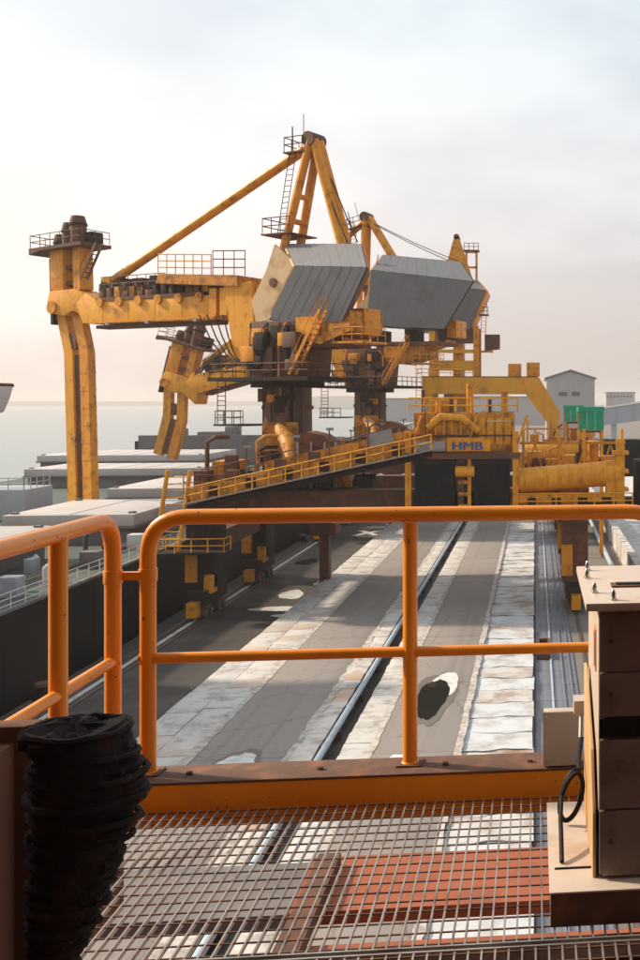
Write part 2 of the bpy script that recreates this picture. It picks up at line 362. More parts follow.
def chalk_band(xa, xb, jag, z, y0, y1, seed):
    q = random.Random(seed); vs = []; y = y0; n = 0
    while y < y1:
        vs += [(xa + q.uniform(-jag, jag), y, z), (xb + q.uniform(-jag, jag), y + q.uniform(-.2, .2), z)]; y += q.uniform(.25, .8); n += 1
    struct('chalk_spill', MB().add(vs, [(i * 2, i * 2 + 1, i * 2 + 3, i * 2 + 2) for i in range(n - 1)]), 'chalk', smooth=False)
chalk_band(-15.25, -14.75, .05, .5205, 22, 230, 1)
chalk_band(-10.85, -10.50, .09, .5205, 22, 230, 2)
chalk_band(-7.40, -7.10, .05, .5205, 22, 230, 3)
chalk_band(-3.55, -3.22, .05, .5205, 16, 230, 4)
# grey paving: big slabs with thin joints
for bd, x0, x1 in ((bed, -15.0, -10.6), (bed2, -7.3, -3.3)):
    L = 11.0; me = [MB().prism([(-(x1 - x0) / 2 + .02, -L / 2 + .02, 0), ((x1 - x0) / 2 - .02, -L / 2 + .02, 0), ((x1 - x0) / 2 - .02, L / 2 - .02, 0), (-(x1 - x0) / 2 + .02, L / 2 - .02, 0)], (0, 0, .04)).mesh('paving_slab', 'slab', bevel=.008)]
    for i in range(26):
        inst('paving_slab', me[0], bd, ((x0 + x1) / 2, 12 + L * (i + .5), 0.462 + rnd.uniform(-.004, .004)), (rnd.uniform(-.0008, .0008), rnd.uniform(-.001, .001), 0))

# pale pipe along the trench, cut in lengths with collars
pp = MB().tube([(-9.36, 18, 0.52), (-9.36, STRIP_Y1, 0.52)], 0.15, 12).build('trench_pipe', 'pipe')
tag(pp, 'long pale blue pipe lying along the dark slot between the paved strips', 'pipe')
for i in range(24):
    MB().tube([(-9.36, 22 + i * 6, 0.52), (-9.36, 22.25 + i * 6, 0.52)], 0.175, 12).build('pipe_collar', 'pipe', pp)
for i in range(24):
    MB().box(-9.60, -9.12, 24.5 + i * 6, 24.7 + i * 6, 0.045, 0.40).build('pipe_saddle', 'rustbrown', pp)

# white overlapping cover sheets with curled, wavy edges
wb = strip('sheet_base', -3.28, -0.04, 0.28, 'trench', 12)
variants = []
for q in range(9):
    N, K = 10, 5; L = 2.5; W = 3.2; mb = MB(); vs = []; ph = rnd.uniform(0, 6)
    for i in range(N + 1):
        for k in range(K + 1):
            x = -W / 2 + W * i / N; y = L * (k / K) - L / 2
            edge = 0.10 * math.sin(x * 2.1 + ph) + 0.05 * math.sin(x * 5.3 + ph * 2)
            y2 = y + (edge if k in (0,) else edge * 0.4)
            z = 0.035 * (1 - k / K) + 0.014 * math.sin(x * 3 + ph + k) + 0.012 * rnd.uniform(-1, 1)
            vs.append((x, y2 - (0.12 if k == 0 else 0), z))
    fs = [(i * (K + 1) + k, (i + 1) * (K + 1) + k, (i + 1) * (K + 1) + k + 1, i * (K + 1) + k + 1) for i in range(N) for k in range(K)]
    n0 = len(vs); vs2 = [(x, y, z - .03) for x, y, z in vs]
    fs2 = [tuple(n0 + j for j in f[::-1]) for f in fs]
    rim = [i * (K + 1) for i in range(N + 1)] + [N * (K + 1) + k for k in range(1, K + 1)] + [i * (K + 1) + K for i in range(N - 1, -1, -1)] + [k for k in range(K - 1, 0, -1)]
    fs3 = [(rim[j], rim[(j + 1) % len(rim)], n0 + rim[(j + 1) % len(rim)], n0 + rim[j]) for j in range(len(rim))]
    mb.add(vs + vs2, fs + fs2 + fs3)
    variants.append(mb.mesh('cover_sheet', 'sheet' if q % 4 else 'sheet2'))
y = 16.0
while y < 250:
    me = variants[rnd.randrange(len(variants))]
    if 36 < y < 45: me = variants[[0, 4, 8, 1][int(y) % 4]]
    inst('cover_sheet', me, wb, (-1.68 + rnd.uniform(-.05, .05), y, 0.36 + rnd.uniform(-.02, .02)), (rnd.uniform(-.006, .006), rnd.uniform(-.012, .012), rnd.uniform(-.012, .012)))
    y += 2.36
MB().box(-3.2, -0.1, 250, STRIP_Y1, .28, .40).build('far_sheet', 'sheet', wb, smooth=False)

# blue-grey ribbed roof of the low duct beside the sheets
duct = strip('duct_roof', 0.02, 2.42, 0.04, 'bluegrey', 12)
pm = MB(); pm.prism([(-.19, -1.48, 0), (.19, -1.48, 0), (.19, 1.48, 0), (-.19, 1.48, 0)], (0, 0, .03))
pm_me = pm.mesh('roof_sheet', 'bluegrey', bevel=.006)
for i in range(48):
    for c in range(6):
        inst('roof_sheet', pm_me, duct, (0.24 + c * 0.39, 16 + i * 3.0, 0.05 + rnd.uniform(-.006, .006)), (rnd.uniform(-.003, .003), rnd.uniform(-.02, .02), 0))
for x in (0.98, 1.62, 2.06):
    MB().tube([(x, 14, .13), (x, 240, .13)], 0.055, 6).build('roof_rib', 'pipe' if x < 1 else 'bluegrey', duct)
hb = MB().box(0.12, 0.98, 62.0, 62.2, .04, .45); hb.box(0.12, .98, 66, 66.2, .04, .45); hb.box(.12, .3, 62.2, 66, .04, .45); hb.box(.8, .98, 62.2, 66, .04, .45); hb.box(.3, .8, 62.2, 66, .04, .2)
tag(hb.build('roof_hatch', 'rustbrown'), 'small rusty square hatch on the blue-grey duct roof', 'hatch')

# crane rails
for x in (-25.35, -24.15, 3.1):
    mb = MB().box(x - .06, x + .06, -40, 420, .008, .10).box(x - .11, x + .11, -40, 420, .008, .035)
    struct('crane_rail', mb, 'steelrail', smooth=False)
struct('rail_footing', MB().box(-24.9, -24.6, -40, 420, .004, .03), 'concrete', smooth=False)

# painted white cross on the apron
mb = MB()
for a, b in (((-21.6, 122.6), (-18.9, 127.4)), ((-18.9, 122.6), (-21.6, 127.4))):
    mb.beam((*a, .012 if a[0] < -20 else .018), (*b, .012 if a[0] < -20 else .018), .75, .006)
struct('painted_cross', mb, 'paint', smooth=False)

# puddles; the white patches are sky reflection painted as flat colour
def puddle(cx, cy, rx, ry, z, seed, lobes=0.25, nm='puddle', mat='puddle'):
    q = random.Random(seed); ph = [q.uniform(0, 6.28) for _ in range(4)]; n = 64; pts = []
    for i in range(n):
        t = 2 * math.pi * i / n
        k = 1 + lobes * (0.5 * math.sin(2 * t + ph[0]) + 0.35 * math.sin(3 * t + ph[1]) + 0.2 * math.sin(5 * t + ph[2]) + .12 * math.sin(11 * t + ph[3]) + .07 * math.sin(19 * t + ph[1]))
        pts.append((cx + rx * k * math.cos(t), cy + ry * k * math.sin(t), z))
    struct(nm, MB().add(pts, [tuple(range(n))]), mat, smooth=False)
puddle(-12.75, 43.2, .95, 2.6, .520, 3, nm='painted_sky_patch', mat='white_patch')
puddle(-5.9, 42.6, .85, 2.0, .520, 5, nm='painted_sky_patch', mat='white_patch')
puddle(-5.25, 53.6, .98, 5.2, .5165, 8, .22, 'damp_patch', 'damp')
puddle(-12.75, 43.2, 1.15, 3.2, .5165, 3, .25, 'damp_patch', 'damp')
puddle(-5.35, 53.2, .72, 3.8, .526, 8, .18)
puddle(-4.95, 55.6, .72, 2.6, .520, 21, .15, 'painted_sky_patch', 'white_patch')
puddle(-20.1, 85.6, .95, 2.0, .020, 11, nm='painted_sky_patch', mat='white_patch')
puddle(-19.9, 79.8, 1.7, 1.0, .020, 13, nm='painted_sky_patch', mat='white_patch')
puddle(-19.0, 77.2, .6, .5, .020, 17, nm='painted_sky_patch', mat='white_patch')
puddle(-22.7, 103, .9, 2.2, .020, 18)

# concrete wall and channel on the land side
wl_ = MB().box(8.6, 9.3, 30, 330, 0, 2.0).build('channel_wall', 'concrete', smooth=False)
tag(wl_, 'long pale concrete wall beside the land-side crane rail', 'wall')
for i in range(30): MB().box(8.55, 9.35, 30 + i * 10, 30.12 + i * 10, 0, 2.05).build('pilaster', 'rustconcrete', wl_, smooth=False)
tag(MB().tube([(7.2, 30, .55), (7.2, 330, .55)], .22, 10).build('ground_pipe', 'pipe'), 'grey pipe running along the foot of the pale concrete wall', 'pipe')
struct('yard_paving', MB().box(9.3, 60, 30, 330, .004, .02), 'concrete', smooth=False)

# bollards on the quay edge
def bollard(x, y, label):
    t = thing('bollard', label, 'bollard', (x, y, 0), 'bollards on the quay edge')
    MB().tube([(x, y, 0), (x, y, .08)], .55, 14).build('base', 'dark', t)
    MB().tube([(x, y, .06), (x, y, .2), (x, y, .65)], [.34, .28, .26], 14).build('shaft', 'dark', t)
    MB().tube([(x, y, .6), (x, y, .7), (x, y, .85), (x, y, .92)], [.3, .46, .42, .25], 14).build('cap', 'rustbrown', t)
for i, y in enumerate((49, 57, 66, 97, 118)):
    bollard(-26.4, y, ['nearest black mooring bollard at the left picture edge', 'second nearest black mooring bollard at the quay edge',
                       'black mooring bollard just in front of the crane bogie', 'black mooring bollard on the quay edge behind the near bogie', 'farthest black mooring bollard on the quay edge'][i])

# ------------------------------------------------------------------ ship
ship = thing('cargo_ship', 'long bulk carrier with black hull moored along the quay', 'ship', (-50, 130, -3))
DK = 4.6; HX0, HX1 = -76, -28.2
hull = MB()
sec = [(36, HX0, HX1, -1), (60, HX0, HX1, 0), (185, HX0, HX1, 0), (205, HX0 + 5, HX1 - 5, .3), (225, HX0 + 14, HX1 - 14, 1.0), (240, -53, -51, 2.0)]
vs = []
for yy, a, b, rise in sec: vs += [(a + 2, yy, -6), (b - 2, yy, -6), (b, yy, -1), (b, yy, DK + max(rise, 0)), (a, yy, DK + max(rise, 0)), (a, yy, -1)]
fs = [tuple(range(6))[::-1], tuple(range(len(vs) - 6, len(vs)))]
for i in range(len(sec) - 1):
    for j in range(6): fs.append((i * 6 + j, i * 6 + (j + 1) % 6, i * 6 + 6 + (j + 1) % 6, i * 6 + 6 + j))
hull.add(vs, fs).build('hull', 'hull', ship, smooth=False)
MB().box(HX0 + .3, HX1 - .3, 37, 186, DK - .05, DK + .03).build('deck', 'deck', ship, smooth=False)
rl = railing([(HX1 - .25, 37, DK + .05), (HX1 - .25, 186, DK + .05)], 1.0, 1.6, .032, mid=3)
rl.build('deck_railing', 'shipwhite', ship)
MB().box(HX1 - .45, HX1 - .1, 37, 186, DK, DK + .16).build('gunwale', 'coaming', ship, smooth=False)
# forecastle, breakwater and gear at the bow
MB().prism([(-73, 192, DK), (-32, 192, DK), (-40, 214, DK), (-64, 214, DK)], (0, 0, 4.2)).build('forecastle', 'hull', ship, smooth=False)
MB().box(-72, -50, 191, 191.8, DK, 9.9).build('breakwater', 'coaming', ship, smooth=False)
for x, w, h in ((-68, 2.2, 2.2), (-63, 4, 1.6), (-58, 2, 2.6)):
    MB().prism([(x, 195, 8.8), (x + w, 195, 8.8), (x + w, 199, 8.8), (x, 199, 8.8)], (0, 0, h)).build('windlass', 'coaming', ship, bevel=.2)
MB().tube([(-52, 205, 8.8), (-52, 205, 14)], [.45, .25], 8).build('foremast', 'shipgrey', ship)
# bridge with wing at the left edge of the view
br = MB().box(-66, -36.2, 48, 64, DK, 19); br.build('superstructure', 'shipwhite', ship, smooth=False)
MB().prism([(-36.3, 61.5, 15.35), (-31.9, 61.5, 15.35), (-31.55, 61.5, 16.2), (-31.35, 61.5, 16.95), (-36.3, 61.5, 16.95)], (0, 2.6, 0)).build('bridge_wing', 'shipwhite', ship, bevel=.12)
MB().tube([(-31.5, 61.4, 17.0), (-31.5, 64.2, 17.0)], .13, 8).build('wing_rail', 'rustbrown', ship)
# deck house between the hatches, with a railed top
dh = MB().box(-63, -48.6, 101.5, 107, DK, 7.6).build('deck_house', 'shipgrey', ship, bevel=.1)
railing([(-63, 101.6, 7.6), (-48.8, 101.6, 7.6), (-48.8, 106.8, 7.6)], 1.1, 1.4, .05).build('house_railing', 'shipgrey', dh)
for x in (-62, -57.5, -53): MB().tube([(x, 104, 7.6), (x, 104, 9.0), (x + .5, 104, 9.4)], .35, 8).build('vent', 'shipgrey', dh)
for i, (x, y) in enumerate([(-30.5, 62), (-30.2, 72), (-30.6, 81), (-30.4, 103), (-30.3, 131)]):
    MB().box(x - .6, x + .6, y - .5, y + .5, DK, DK + 1.2).build('deck_locker', ['shipgrey', 'coaming', 'shipwhite', 'redoxide', 'shipgrey'][i], ship, bevel=.05)
    MB().tube([(x - .2, y + 1.6, DK), (x - .2, y + 1.6, DK + .9)], .3, 8).build('mooring_bitt', 'coaming', ship)
for i, (y, dx) in enumerate(((70, 0), (78, 0), (92, 0), (102.5, 0))):
    MB().tube([(-31.5, y, DK + .12), (-31.5, y + 6, DK + .12)], .09, 6).build('deck_pipe', 'coaming', ship)

q = random.Random(31)
for k in range(34):
    x, y = q.uniform(-34.0, -29.2), q.uniform(62, 150); h = q.uniform(.3, 1.4)
    if k % 3 == 0: MB().tube([(x, y, DK), (x, y, DK + h), (x + .25, y, DK + h + .2)], q.uniform(.1, .22), 8).build('air_pipe', q.choice(['shipwhite', 'coaming', 'deck']), ship)
    elif k % 3 == 1: MB().box(x - .3, x + .3, y - .5, y + .5, DK, DK + h * .7).build('deck_box', q.choice(['shipgrey', 'coaming', 'redoxide', 'deck']), ship, bevel=.04)
    else: MB().tube([(x - .4, y, DK + .4), (x + .4, y, DK + .4)], .3, 10).build('winch_drum', q.choice(['coaming', 'deck', 'rustbrown']), ship); MB().box(x - .6, x + .6, y - .35, y + .35, DK, DK + .15).build('winch_bed', 'coaming', ship)
for x in (-31.9, -31.6, -31.3): MB().tube([(x, 60, DK + .35), (x, 185, DK + .35)], .07, 6).build('deck_line', 'deck' if x < -31.5 else 'coaming', ship)
for k in range(22): MB().box(-28.215, -28.17, 62 + k * 5.4, 62.12 + k * 5.4, -1, DK - .3).build('hull_seam', 'hull', ship, smooth=False)
def hatch(x0, x1, y0, y1, top, label, ribs=True, cz=1.0):
    t = thing('hatch_cover', label, 'hatch cover', ((x0 + x1) / 2, (y0 + y1) / 2, top - 1), 'hatch covers of the ship')
    MB().box(x0, x1, y0, y1, top - .95, top).build('cover_plate', 'hatch', t, bevel=.1)
    MB().box(x0 - .12, x1 + .12, y0 - .12, y1 + .12, top - 1.12, top - .94).build('skirt', 'coaming', t, smooth=False)
    n = max(2, int((x1 - x0) / 3.4))
    for i in range(1, n): MB().box(x0 + (x1 - x0) * i / n - .05, x0 + (x1 - x0) * i / n + .05, y0 + .2, y1 - .2, top - .02, top + .035).build('stiffener', 'hatch', t, smooth=False)
    for sx in (x0 + .5, x1 - .5):
        for sy in (y0 + 1, y1 - 1): MB().box(sx - .2, sx + .2, sy - .3, sy + .3, top - .02, top + .14).build('cleat', 'coaming', t)
    # coaming below belongs to the ship
    MB().box(x0 + .4, x1 - .4, y0 + .3, y1 - .3, DK + .02, top - 1.121).build('coaming', 'coaming', ship, smooth=False)
hatch(-47, -35, 60, 77, 7.0, 'pale hatch cover cut by the left picture edge, nearest on the ship')
hatch(-42, -32, 84, 97.3, 7.0, 'pale hatch cover in front of the tall yellow unloading leg')
hatch(-44.2, -34.4, 109, 127, 7.0, 'pale hatch cover ending beside the yellow ladder of the crane')
hatch(-67, -44.6, 139.5, 152, 7.15, 'very wide pale hatch cover behind the tall unloading leg')
hatch(-75, -51, 160, 178, 7.9, 'farthest pale hatch cover, nearest the open water')
ship_grip = MB()
tag(MB().beam((-43.0, 78.2, 7.2), (-46.4, 83.2, 5.0), .5, .35).build('gangway_plank', 'rustbrown'), 'dark rusty plank sloping between the two nearest hatch covers', 'plank')

# ------------------------------------------------------------------ unloader A / B builder
def ship_unloader(label, TX, TY, phi, p):
    c, s_ = math.cos(R(phi)), math.sin(R(phi))
    top = thing('ship_unloader', label, 'crane', (TX, TY, 0), 'travelling ship unloaders on the quay')
    U = lambda s, t, z: Vector((TX + s * c + t * s_, TY - s * s_ + t * c, z))
    lam = R(p['luff']); Z0 = 22.5
    def Lf(s, t, z):
        dz = z - Z0
        return U(s * math.cos(lam) - dz * math.sin(lam), t, Z0 + dz * math.cos(lam) + s * math.sin(lam))
    W = lambda x, y, z: Vector((x, TY + y, z))          # portal: world x, y from the tower, z
    am, am2 = p['paint'], p['paint2']
    # ---- bogies on the rails and legs
    for x, ys in ((-24.75, (-7.2, 7.2)), (3.1, (-7.2, 7.2))):
        for y0 in ys:
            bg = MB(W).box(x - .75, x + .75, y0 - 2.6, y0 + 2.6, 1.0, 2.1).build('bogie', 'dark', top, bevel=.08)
            for k in (-1, 1):
                MB(W).prism([(x - .55, y0 + k * 1.5 - 1.0, .25), (x - .55, y0 + k * 1.5 + 1.0, .25), (x - .55, y0 + k * 1.5 + .7, 1.05), (x - .55, y0 + k * 1.5 - .7, 1.05)], (1.1, 0, 0)).build('wheel_frame', 'rustbrown', bg)
                for w in (-.55, .55):
                    for dx in ((-.6, .6) if x < 0 else (0,)):
                        MB(W).tube([(x + dx - .09, y0 + k * 1.5 + w, .42), (x + dx + .09, y0 + k * 1.5 + w, .42)], .33, 14).build('wheel', 'steelrail', bg)
            MB(W).box(x - .35, x + .35, y0 - 3.5, y0 - 2.55, .35, 1.4).build('buffer', 'amber2', bg)
            MB(W).box(x + .35, x + 1.0, y0 - 1.9, y0 - .6, 1.8, 3.2).build('drive_motor', 'amber2', bg, bevel=.1)
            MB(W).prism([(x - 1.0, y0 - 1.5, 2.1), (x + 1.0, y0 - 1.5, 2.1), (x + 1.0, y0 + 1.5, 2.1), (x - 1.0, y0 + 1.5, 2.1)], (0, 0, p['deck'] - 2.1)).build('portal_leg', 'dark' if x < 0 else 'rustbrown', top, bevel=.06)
            MB(W).box(x - 1.06, x - .2, y0 - 1.57, y0 - 1.5, 2.6, 5.0).build('leg_cladding', 'amber2', top)
        MB(W).box(x - .55, x + .55, ys[0] + 1.5, ys[1] - 1.5, 4.6, 6.0).build('sill_beam', 'rustbrown', top)
    MB(W).box(-27.2, -22.4, -10.6, -8.8, 4.9, 5.05).build('leg_platform', 'dark', top)
    railing([(-27.1, -8.9, 5.05), (-27.1, -10.5, 5.05), (-22.5, -10.5, 5.05), (-22.5, -8.9, 5.05)], 1.0, 1.2, .05, W).build('leg_platform_railing', am, top)
    for x in (-27.0, -25.4):
        MB(W).tube([(x - .6, -9.6, 5.0), (x + .25, -9.6, 11.0)], .16, 8).build('stair_string', am, top)
    ladder((-26.8, -9.6, 5.0), (-25.9, -9.6, 11.0), 1.5, W, (1, 0, 0), .06, .5).build('stair_ladder', am, top)
    # ---- portal girders
    dk = p['deck']
    for y0 in (-7.4, 7.4):
        MB(W).box(-26, -8.7, y0 - .8, y0 + .8, dk, dk + 1.7).build('portal_girder', 'rustbrown', top)
        MB(W).box(-2.0, 4.2, y0 - .8, y0 + .8, dk, dk + 1.7).build('portal_girder', am2, top)
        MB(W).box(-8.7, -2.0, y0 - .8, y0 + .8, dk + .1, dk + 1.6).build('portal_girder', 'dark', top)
    for x in (-25.2, -19, 3.1): MB(W).box(x - .7, x + .7, -6.6, 6.6, dk + .1, dk + 1.5).build('cross_girder', 'rustbrown', top)
    MB(W).box(-26, -15, -8.6, 8.6, dk + 1.7, dk + 1.85).build('portal_deck', 'dark', top)
    MB(W).box(-18.7, -17.9, 3.6, 4.6, 0.06, dk).build('support_leg', 'rustbrown', top)
    MB(W).box(-19.4, -17.2, 3.0, 5.2, 4.4, dk + .05).build('support_head', 'rustbrown', top, bevel=.15)
    MB(W).box(-19.1, -17.5, 3.1, 5.0, .02, .22).build('support_foot', 'concrete', top)
    # ---- tower column with slewing platform
    cyl = lambda r0, r1, z0, z1, n=28: MB().tube([(TX, TY, z0), (TX, TY, z1)], [r0, r1], n)
    cyl(1.98, 1.9, dk + 1.85, 17.6).build('tower_column', 'column', top)
    for z in (12.6, 15.4): cyl(2.06, 2.06, z, z + .3).build('column_ring', 'rustbrown', top)
    cyl(2.9, 2.9, 17.2, 17.7).build('slewing_ring', 'dark', top)
    MB(U).prism([(-5.2, -3.6, 17.7), (5.4, -3.6, 17.7), (5.4, 3.6, 17.7), (-5.2, 3.6, 17.7)], (0, 0, .3)).build('slewing_platform', 'dark', top)
    railing([(-5.1, 3.5, 18), (-5.1, -3.5, 18), (5.3, -3.5, 18), (5.3, 3.5, 18)], 1.1, 1.3, .045, U).build('platform_railing', 'rustbrown', top)
    q = random.Random(p['seed'] + 20)
    for k in range(14):
        a = R(q.uniform(-150, -40)); z = q.uniform(10.2, 16.4); w, h = q.uniform(.2, .55), q.uniform(.4, 1.6)
        x, y = TX + 2.05 * math.cos(a), TY + 2.05 * math.sin(a)
        MB().box(x - w, x + w, y - .25, y + .3, z, min(z + h, 17.1)).build('column_unit', q.choice(['rustbrown', 'dark', 'amberdirty', 'rustbrown', 'dark']), top, bevel=.04)
    for k in range(5):
        a = R(-140 + k * 24); x, y = TX + 2.12 * math.cos(a), TY + 2.12 * math.sin(a)
        MB().tube([(x, y, dk + 1.85), (x, y, 17.2)], .07 + .03 * (k % 2), 6).build('column_pipe', ['dark', 'rustbrown', 'amberdirty'][k % 3], top)
    # hanging landing at the left of the column
    MB(U).box(-5.6, -2.6, -2.6, .6, 14.0, 14.15).build('landing', 'dark', top)
    railing([(-5.5, .5, 14.15), (-5.5, -2.5, 14.15), (-2.7, -2.5, 14.15)], 1.1, 1.0, .045, U).build('landing_railing', 'rustbrown', top)
    ladder((-4.9, -2.4, 14.1), (-4.9, -2.4, 17.7), .9, U, (1, 0, 0), .05, .4).build('landing_ladder', 'rustbrown', top)
    # ---- turret carrying the boom
    MB(U).prism([(-2.4, -2.2, 18), (2.6, -2.2, 18), (3.0, -2.2, 22.6), (-2.0, -2.2, 22.6)], (0, 4.4, 0)).build('turret', 'rustbrown', top, bevel=.1)
    for k, (a, z, w, h, m) in enumerate(((-2.1, 18.6, 1.2, 1.5, 'dark'), (-.4, 18.3, 1.1, 2.2, 'rustbrown'), (1.0, 19.2, 1.3, 1.2, 'dark'), (-1.7, 20.7, 1.5, 1.3, am2), (.5, 21.0, 1.8, 1.2, 'dark'))):
        MB(U).box(a, a + w, -2.5, -2.15, z, z + h).build('turret_cover', m, top, bevel=.05)
    stairs((3.3, -3.0, 18.2), (6.4, -3.0, 23.2), .8, U, (0, 1, 0), 12).build('turret_stair', am2, top)
    MB(U).box(2.9, 5.2, -2.2, 2.2, 21.4, 22.8).build('rear_bracket', am2, top)
    MB(U).prism([(5.2, -2.0, 20.6), (8.2, -2.0, 21.6), (8.2, -2.0, 23.2), (3.0, -2.0, 23.2), (3.0, -2.0, 21.0)], (0, 4, 0)).build('rear_frame', 'amberdirty', top)
    MB(U).box(6.6, 9.6, -2.3, .8, 20.6, 20.75).build('rear_platform', am2, top)
    railing([(6.7, -2.2, 20.75), (9.5, -2.2, 20.75), (9.5, .7, 20.75)], 1.1, 1.0, .045, U).build('rear_railing', am, top)
    # ---- boom
    bl = p['boom']
    MB(Lf).prism([(-bl + 3.0, -1.3, 26.0), (-bl + 1.6, -1.3, 25.0), (-bl + 2.6, -1.3, 23.2), (-8.0, -1.3, 23.0), (-2.0, -1.3, 23.4), (-2.0, -1.3, 25.6), (-8, -1.3, 25.1), (-bl + 4.6, -1.3, 25.1)], (0, 2.6, 0)).build('boom', am, top, bevel=.05)
    for k in range(5):
        a = -bl + 5.2 + k * 3.3
        MB(Lf).box(a - .025, a + .025, -1.32, -1.29, 23.25, 25.0).build('boom_stiffener', am, top)
    MB(Lf).box(-bl + 3.4, -8.0, -1.42, -1.29, 23.12, 23.26).build('boom_flange', am2, top)
    for k in range(6):
        a = -bl + 5.0 + k * 2.45
        MB(Lf).tube([(a, -1.5, 25.0), (a, -1.2, 25.0)], .42, 12).build('boom_bracket', am2, top)
    MB(Lf).box(-bl + 4.4, -8.4, -1.35, 1.25, 25.12, 25.45).build('boom_walkway', 'rustbrown', top)
    q = random.Random(p['seed'] + 70)
    for k in range(16):
        a = -bl + 4.6 + k * .98; h = q.uniform(.5, 1.0)
        MB(Lf).box(a, a + q.uniform(.5, .95), -1.2, .8, 25.45, 25.45 + h).build('boom_machine', q.choice(['rustbrown', 'dark', 'amberdirty', 'rustbrown']), top, bevel=.06)
    MB(Lf).box(-bl + 4.2, -bl + 11.6, -.9, .9, 26.1, 26.8).build('conveyor_cover', 'rustbrown', top, bevel=.08)
    for k in range(5): MB(Lf).box(-bl + 4.6 + k * 1.55, -bl + 5.3 + k * 1.55, -.99, -.90, 26.1, 26.9).build('cover_hoop', 'dark', top)
    for k, (a, z, w, h) in enumerate(((-bl + 6, 26.8, .9, .45), (-bl + 8, 26.8, 1.3, .35), (-bl + 10.2, 26.8, .7, .5))):
        MB(Lf).box(a, a + w, -.5, .5, z, z + h).build('boom_box', 'dark', top)
    railing([(-bl + 5, -1.25, 26.0), (-bl + 13, -1.25, 26.0)], 1.3, 1.1, .04, Lf, 2).build('boom_railing', 'rustbrown', top)
    MB(Lf).prism([(-bl + 13.0, -2.2, 26.3), (-3.4, -2.2, 25.6), (-3.4, -2.2, 26.5), (-bl + 13.3, -2.2, 27.1)], (0, 4.0, 0)).build('boom_platform', 'amberdirty', top)
    railing([(-bl + 13.2, -2.1, 27.1), (-6.4, -2.1, 26.7), (-6.4, -2.1, 26.7)], 1.7, 1.0, .05, Lf, 3).build('boom_platform_railing', am, top)
    railing([(-6.2, -2.1, 26.6), (-2.6, -2.1, 26.4)], 2.1, 1.2, .05, Lf, 3).build('boom_root_railing', 'rustbrown', top)
    for k in range(4):
        MB(Lf).box(-7.0 + k * 1.2, -6.2 + k * 1.2, -1.75, -1.3, 23.2 + .1 * k, 25.6).build('root_rib', am if k % 2 else am2, top)
    MB(Lf).prism([(-5.2, -1.9, 25.7), (-2.2, -1.9, 26), (-1.6, -1.9, 19.6), (-4.0, -1.9, 19.6)], (0, .35, 0)).build('hinge_plate', am, top)
    MB(Lf).box(-4.9, -3.4, -1.8, 1.6, 19.6, 21.0).build('hinge_box', am2, top)
    # bottom keel of the boom
    MB(Lf).box(-bl + 3.6, -7.4, -.7, .7, 22.72, 23.02).build('boom_keel', 'rustbrown', top)
    # ---- mast: apex, front legs, rear legs, strut
    ax, az = p['apex']; A = lambda t=0: (ax, t, az)
    mt = p.get('mast', 'amber2')
    for k in (-1, 1):
        MB(Lf).tube([(-.4, 1.05 * k, 25.6), (ax - .1, .45 * k, az)], .36, 10).build('mast_leg', mt, top)
        MB(Lf).tube([(p['rear'], 0.35 * k, 26.2), (ax + .2, .3 * k, az)], .40, 10).build('rear_mast_leg', mt, top)
    for f in (.22, .45, .62, .9):
        q = Vector((-.4, 0, 25.6)).lerp(Vector((ax, 0, az)), f); w = 1.05 + (.45 - 1.05) * f
        MB(Lf).tube([(q.x, -w, q.z), (q.x, w, q.z)], .24, 8).build('mast_tie', mt, top)
    MB(Lf).tube([(ax - .1, -.8, az + .1), (ax - .1, .8, az + .1)], .62, 14).build('apex_sheave', 'rustbrown', top)
    MB(Lf).tube([(ax - .3, 0, az - .2), (-bl + 4.6, 0, 27.0)], p.get('strutr', .40), 12).build('boom_strut', mt, top)
    MB(Lf).prism([(-bl + 3.6, -.5, 26.2), (-bl + 5.8, -.5, 26.2), (-bl + 4.9, -.5, 27.4), (-bl + 4.2, -.5, 27.4)], (0, 1.0, 0)).build('strut_foot', am, top)
    q = Vector((-.4, 0, 25.6)).lerp(Vector((ax, 0, az)), .36)
    MB(Lf).box(q.x - 2.2, q.x + .9, -1.6, 1.6, q.z - .1, q.z).build('mast_platform', 'rustbrown', top)
    railing([(q.x + .8, -1.5, q.z), (q.x - 2.1, -1.5, q.z), (q.x - 2.1, 1.5, q.z)], 1.3, .9, .045, Lf, 2).build('mast_railing', 'rustbrown', top)
    ladder((q.x - 1.2, -.4, q.z), (ax - 2.0, -.4, az - .8), .7, Lf, (1, 0, 0), .045, .45).build('mast_ladder', 'rustbrown', top)
    MB(Lf).box(ax - 2.6, ax - .4, -.9, .9, az - .9, az - .8).build('apex_platform', 'rustbrown', top)
    railing([(ax - .6, -.85, az - .8), (ax - 2.5, -.85, az - .8), (ax - 2.5, .85, az - .8)], 1.2, .8, .045, Lf, 2).build('apex_railing', 'rustbrown', top)
    MB(Lf).tube([(ax - 2.4, 0, az - .8), (ax - 2.4, 0, az + 1.5)], .06, 5).build('antenna', 'rustbrown', top)
    MB(Lf).tube([(ax - 1.2, 0, az - .8), (ax - 1.2, 0, az + 2.4)], .035, 5).build('lightning_rod', 'rustbrown', top)
    # ---- machine house: six-sided section with raked ends, clad in sheets
    hs = p['house']       # (ridge, fold, bottom) each (s0, s1, half width, z0, z1)
    (r0, r1, rw, rz0, rz1), (f0, f1, fw, fz0, fz1), (b0, b1, bw, bz0, bz1) = hs
    fs_, fw2 = p['cut']; cut = lambda t: -fs_ * (t + fw)
